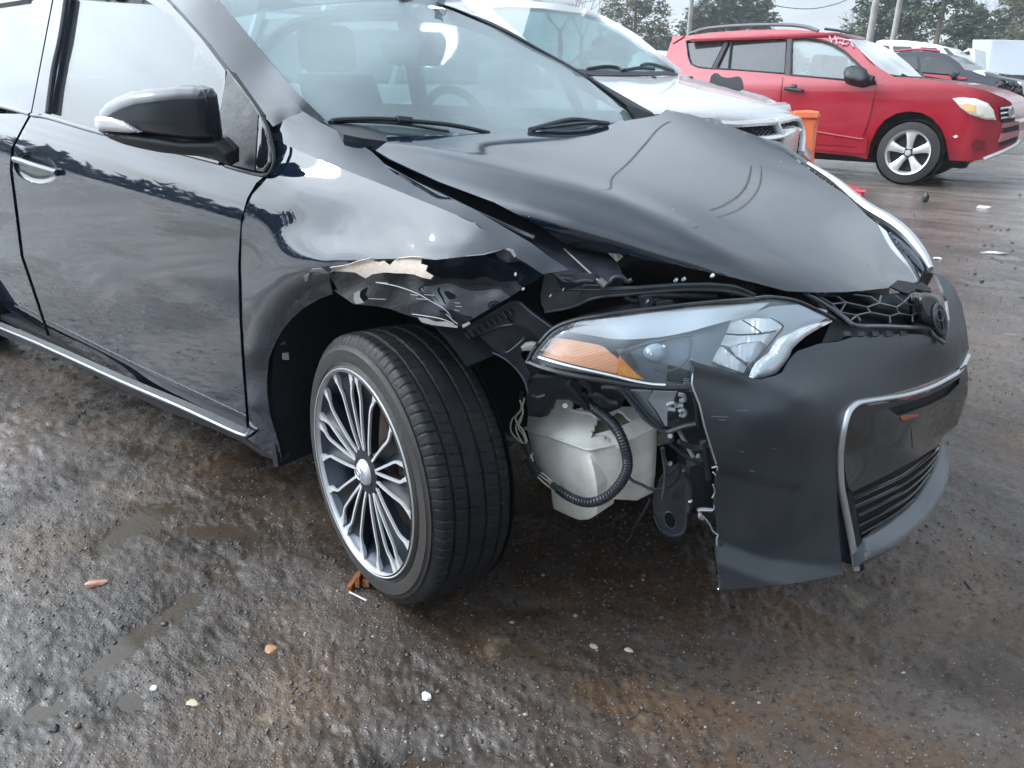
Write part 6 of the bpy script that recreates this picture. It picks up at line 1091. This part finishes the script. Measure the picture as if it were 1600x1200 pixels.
for i, (px_, h_, l_) in enumerate(((1018, 5.6, 'first of the blue-green trees behind the white suv windshield corner'), (1038, 6.2, 'middle tree of the blue-green clump left of the red tail'), (1058, 5.4, 'blue-green tree closest to the tall pale pole'))):
    tree(px_, 80, h_, [(0, h_-1.2, 1.5, 1.2), (-.8, h_-2.5, 1.7, 1.4), (.9, h_-2.6, 1.7, 1.4), (0, 1.6, 2.2, 1.8)], 1, l_, 2600, .2, seed=3+i)
tree(1083, 66, 6.6, [(0, 5.0, 1.2, .9), (-.7, 4.3, 1.2, .8), (.8, 4.4, 1.2, .9), (0, 3, 2, 1.2)], 0, 'small pine standing right of the tall pale pole', 2000, .17, seed=9)
tree(1120, 64, 9, [(-1.6, 6.4, 1.3, .9), (-.5, 7.2, 1.5, .9), (.8, 7.4, 1.4, .8), (-2.3, 5.5, 1.2, .8), (-1.2, 5.4, 1.6, 1.0), (.3, 5.8, 1.7, 1.1), (1.4, 6.2, 1.3, .9), (0, 4.4, 3.2, 1.1)], 0, 'broad round-topped pine behind the red roof', 5200, .17, seed=10)
tree(1168, 66, 9, [(.2, 7.4, 1.1, .7), (-.5, 6.6, 1.2, .7), (.8, 6.3, 1.2, .6), (-.2, 5.4, 1.5, .9), (.6, 4.7, 1.6, .9)], 0, 'layered pine at the right end of the group over the red roof', 2800, .15, seed=11)
for i, px_ in enumerate((1202, 1218, 1236)):
    tree(px_, 90, 6.2-.5*i, [(0, 5.4-.5*i, .9, .6), (-.5, 4.4-.4*i, 1.2, .8), (.6, 4.2-.4*i, 1.2, .8)], 0, ('tiny distant pine next to the crossarm pole', 'second tiny pine right of the crossarm pole', 'lowest tiny pine over the red roof rail')[i], 1100, .18, seed=20+i)
tree(1362, 56, 8, [(.5, 7.0, 1.3, .8), (-.5, 6.2, 1.4, .9), (.9, 5.5, 1.4, .9), (-.9, 4.8, 1.5, .9), (.2, 4.0, 1.8, 1.0)], 0, 'pine filling the gap between the paired poles', 3000, .15, seed=30)
tree(1408, 54, 9, [(.0, 7.6, 1.2, .7), (-.7, 6.8, 1.1, .6), (.8, 6.3, 1.1, .6), (-.3, 5.4, 1.3, .7), (.6, 4.6, 1.4, .8)], 0, 'airy pine right of the paired poles', 2200, .14, seed=31)
tree(1447, 50, 11, [(.3, 8.6, 1.1, .5), (-.8, 7.9, 1.1, .45), (.9, 7.3, 1.2, .45), (-.9, 6.6, 1.1, .4), (.8, 5.8, 1.0, .4), (-.5, 5.2, .8, .35)], 0, 'tallest pine with bare trunk showing through its layers', 1700, .13, seed=32, limbs=10)
tree(1492, 60, 7, [(0, 5.9, 1.0, .7), (-.5, 5.1, 1.1, .8), (.6, 4.8, 1.1, .8), (0, 3.9, 1.4, 1.0)], 0, 'rounded green pine above the white far suv', 2400, .15, seed=33)
tree(1560, 66, 9, [(-.2, 7.3, 1.1, .6), (.9, 6.5, 1.2, .6), (-1.0, 6.0, 1.2, .6), (.2, 5.2, 1.6, .8), (0, 4.2, 1.9, .9)], 0, 'slanting-topped pine above the box truck', 2300, .16, seed=34)
tree(1597, 60, 9, [(0, 7.7, 1.3, .8), (-.7, 6.7, 1.4, .8), (.4, 5.6, 1.6, 1.0), (-.4, 4.5, 1.6, 1.0)], 2, 'olive green pine cut off by the right edge', 2600, .15, seed=35)
# far wood along the horizon
r_ = np.random.RandomState(4); V = []
for D, n_, h0, h1, a0_, a1_ in ((120, 9000, 1.5, 5.5, -60, 60), (95, 5200, 1, 3.6, -60, 60), (110, 15000, 1.5, 6, 60, 300), (62, 16000, 2.5, 6.0, 62, 298)):
    a = YAW+r_.uniform(rad(a0_), rad(a1_), n_); hh = h0+(h1-h0)*(.5+vnoise(a*12, a*0+D, 1.0)); z = r_.uniform(0, 1, n_)**.8*hh; d_ = D+r_.uniform(-6, 6, n_)
    c = np.stack([CP[0]+d_*np.cos(a), CP[1]+d_*np.sin(a), z], -1); V.append((c[:, None]+r_.normal(0, .45, (n_, 3, 3))).reshape(-1, 3))
V = np.concatenate(V); o = mk('far_wood', (V, np.arange(len(V)).reshape(-1, 3).tolist()), leafmat('far_foliage', (.075, .085, .08), (.13, .13, .13)), smooth=False); o['kind'] = 'stuff'
o['label'] = 'hazy low wood closing off the yard along the horizon'; o['category'] = 'wood'

# the air over the yard
if HAZE:
    hz_ = mk('haze', box(-160, 60, -20, 200, -1.5, 16), None or bpy.data.materials.new('air'), smooth=False); hz_['kind'] = 'stuff'
    m = hz_.data.materials[0]; m.use_nodes = True; t = m.node_tree; t.nodes.clear(); o_ = t.nodes.new('ShaderNodeOutputMaterial'); v_ = t.nodes.new('ShaderNodeVolumePrincipled')
    v_.inputs['Color'].default_value = (.9, .94, 1, 1); v_.inputs['Density'].default_value = HAZE; v_.inputs['Anisotropy'].default_value = .3; t.links.new(v_.outputs[0], o_.inputs['Volume'])

for o in bpy.data.objects:
    if o.parent is None and 'category' in o and not o.get('kind'):
        b_ = o.name.split('.')[0]
        g_ = {'pine_tree': 'pines beyond the yard', 'bare_tree': 'bare trees beyond the yard', 'utility_pole': 'poles behind the parked cars', 'overhead_wire': 'overhead wires', 'pebble': 'loose stones on the mud', 'rubble': 'debris on the far mud', 'parked_suv': 'vehicles parked in the yard', 'parked_car': 'vehicles parked in the yard', 'parked_truck': 'vehicles parked in the yard', 'box_truck': 'vehicles parked in the yard'}.get(b_)
        if g_: o['group'] = g_
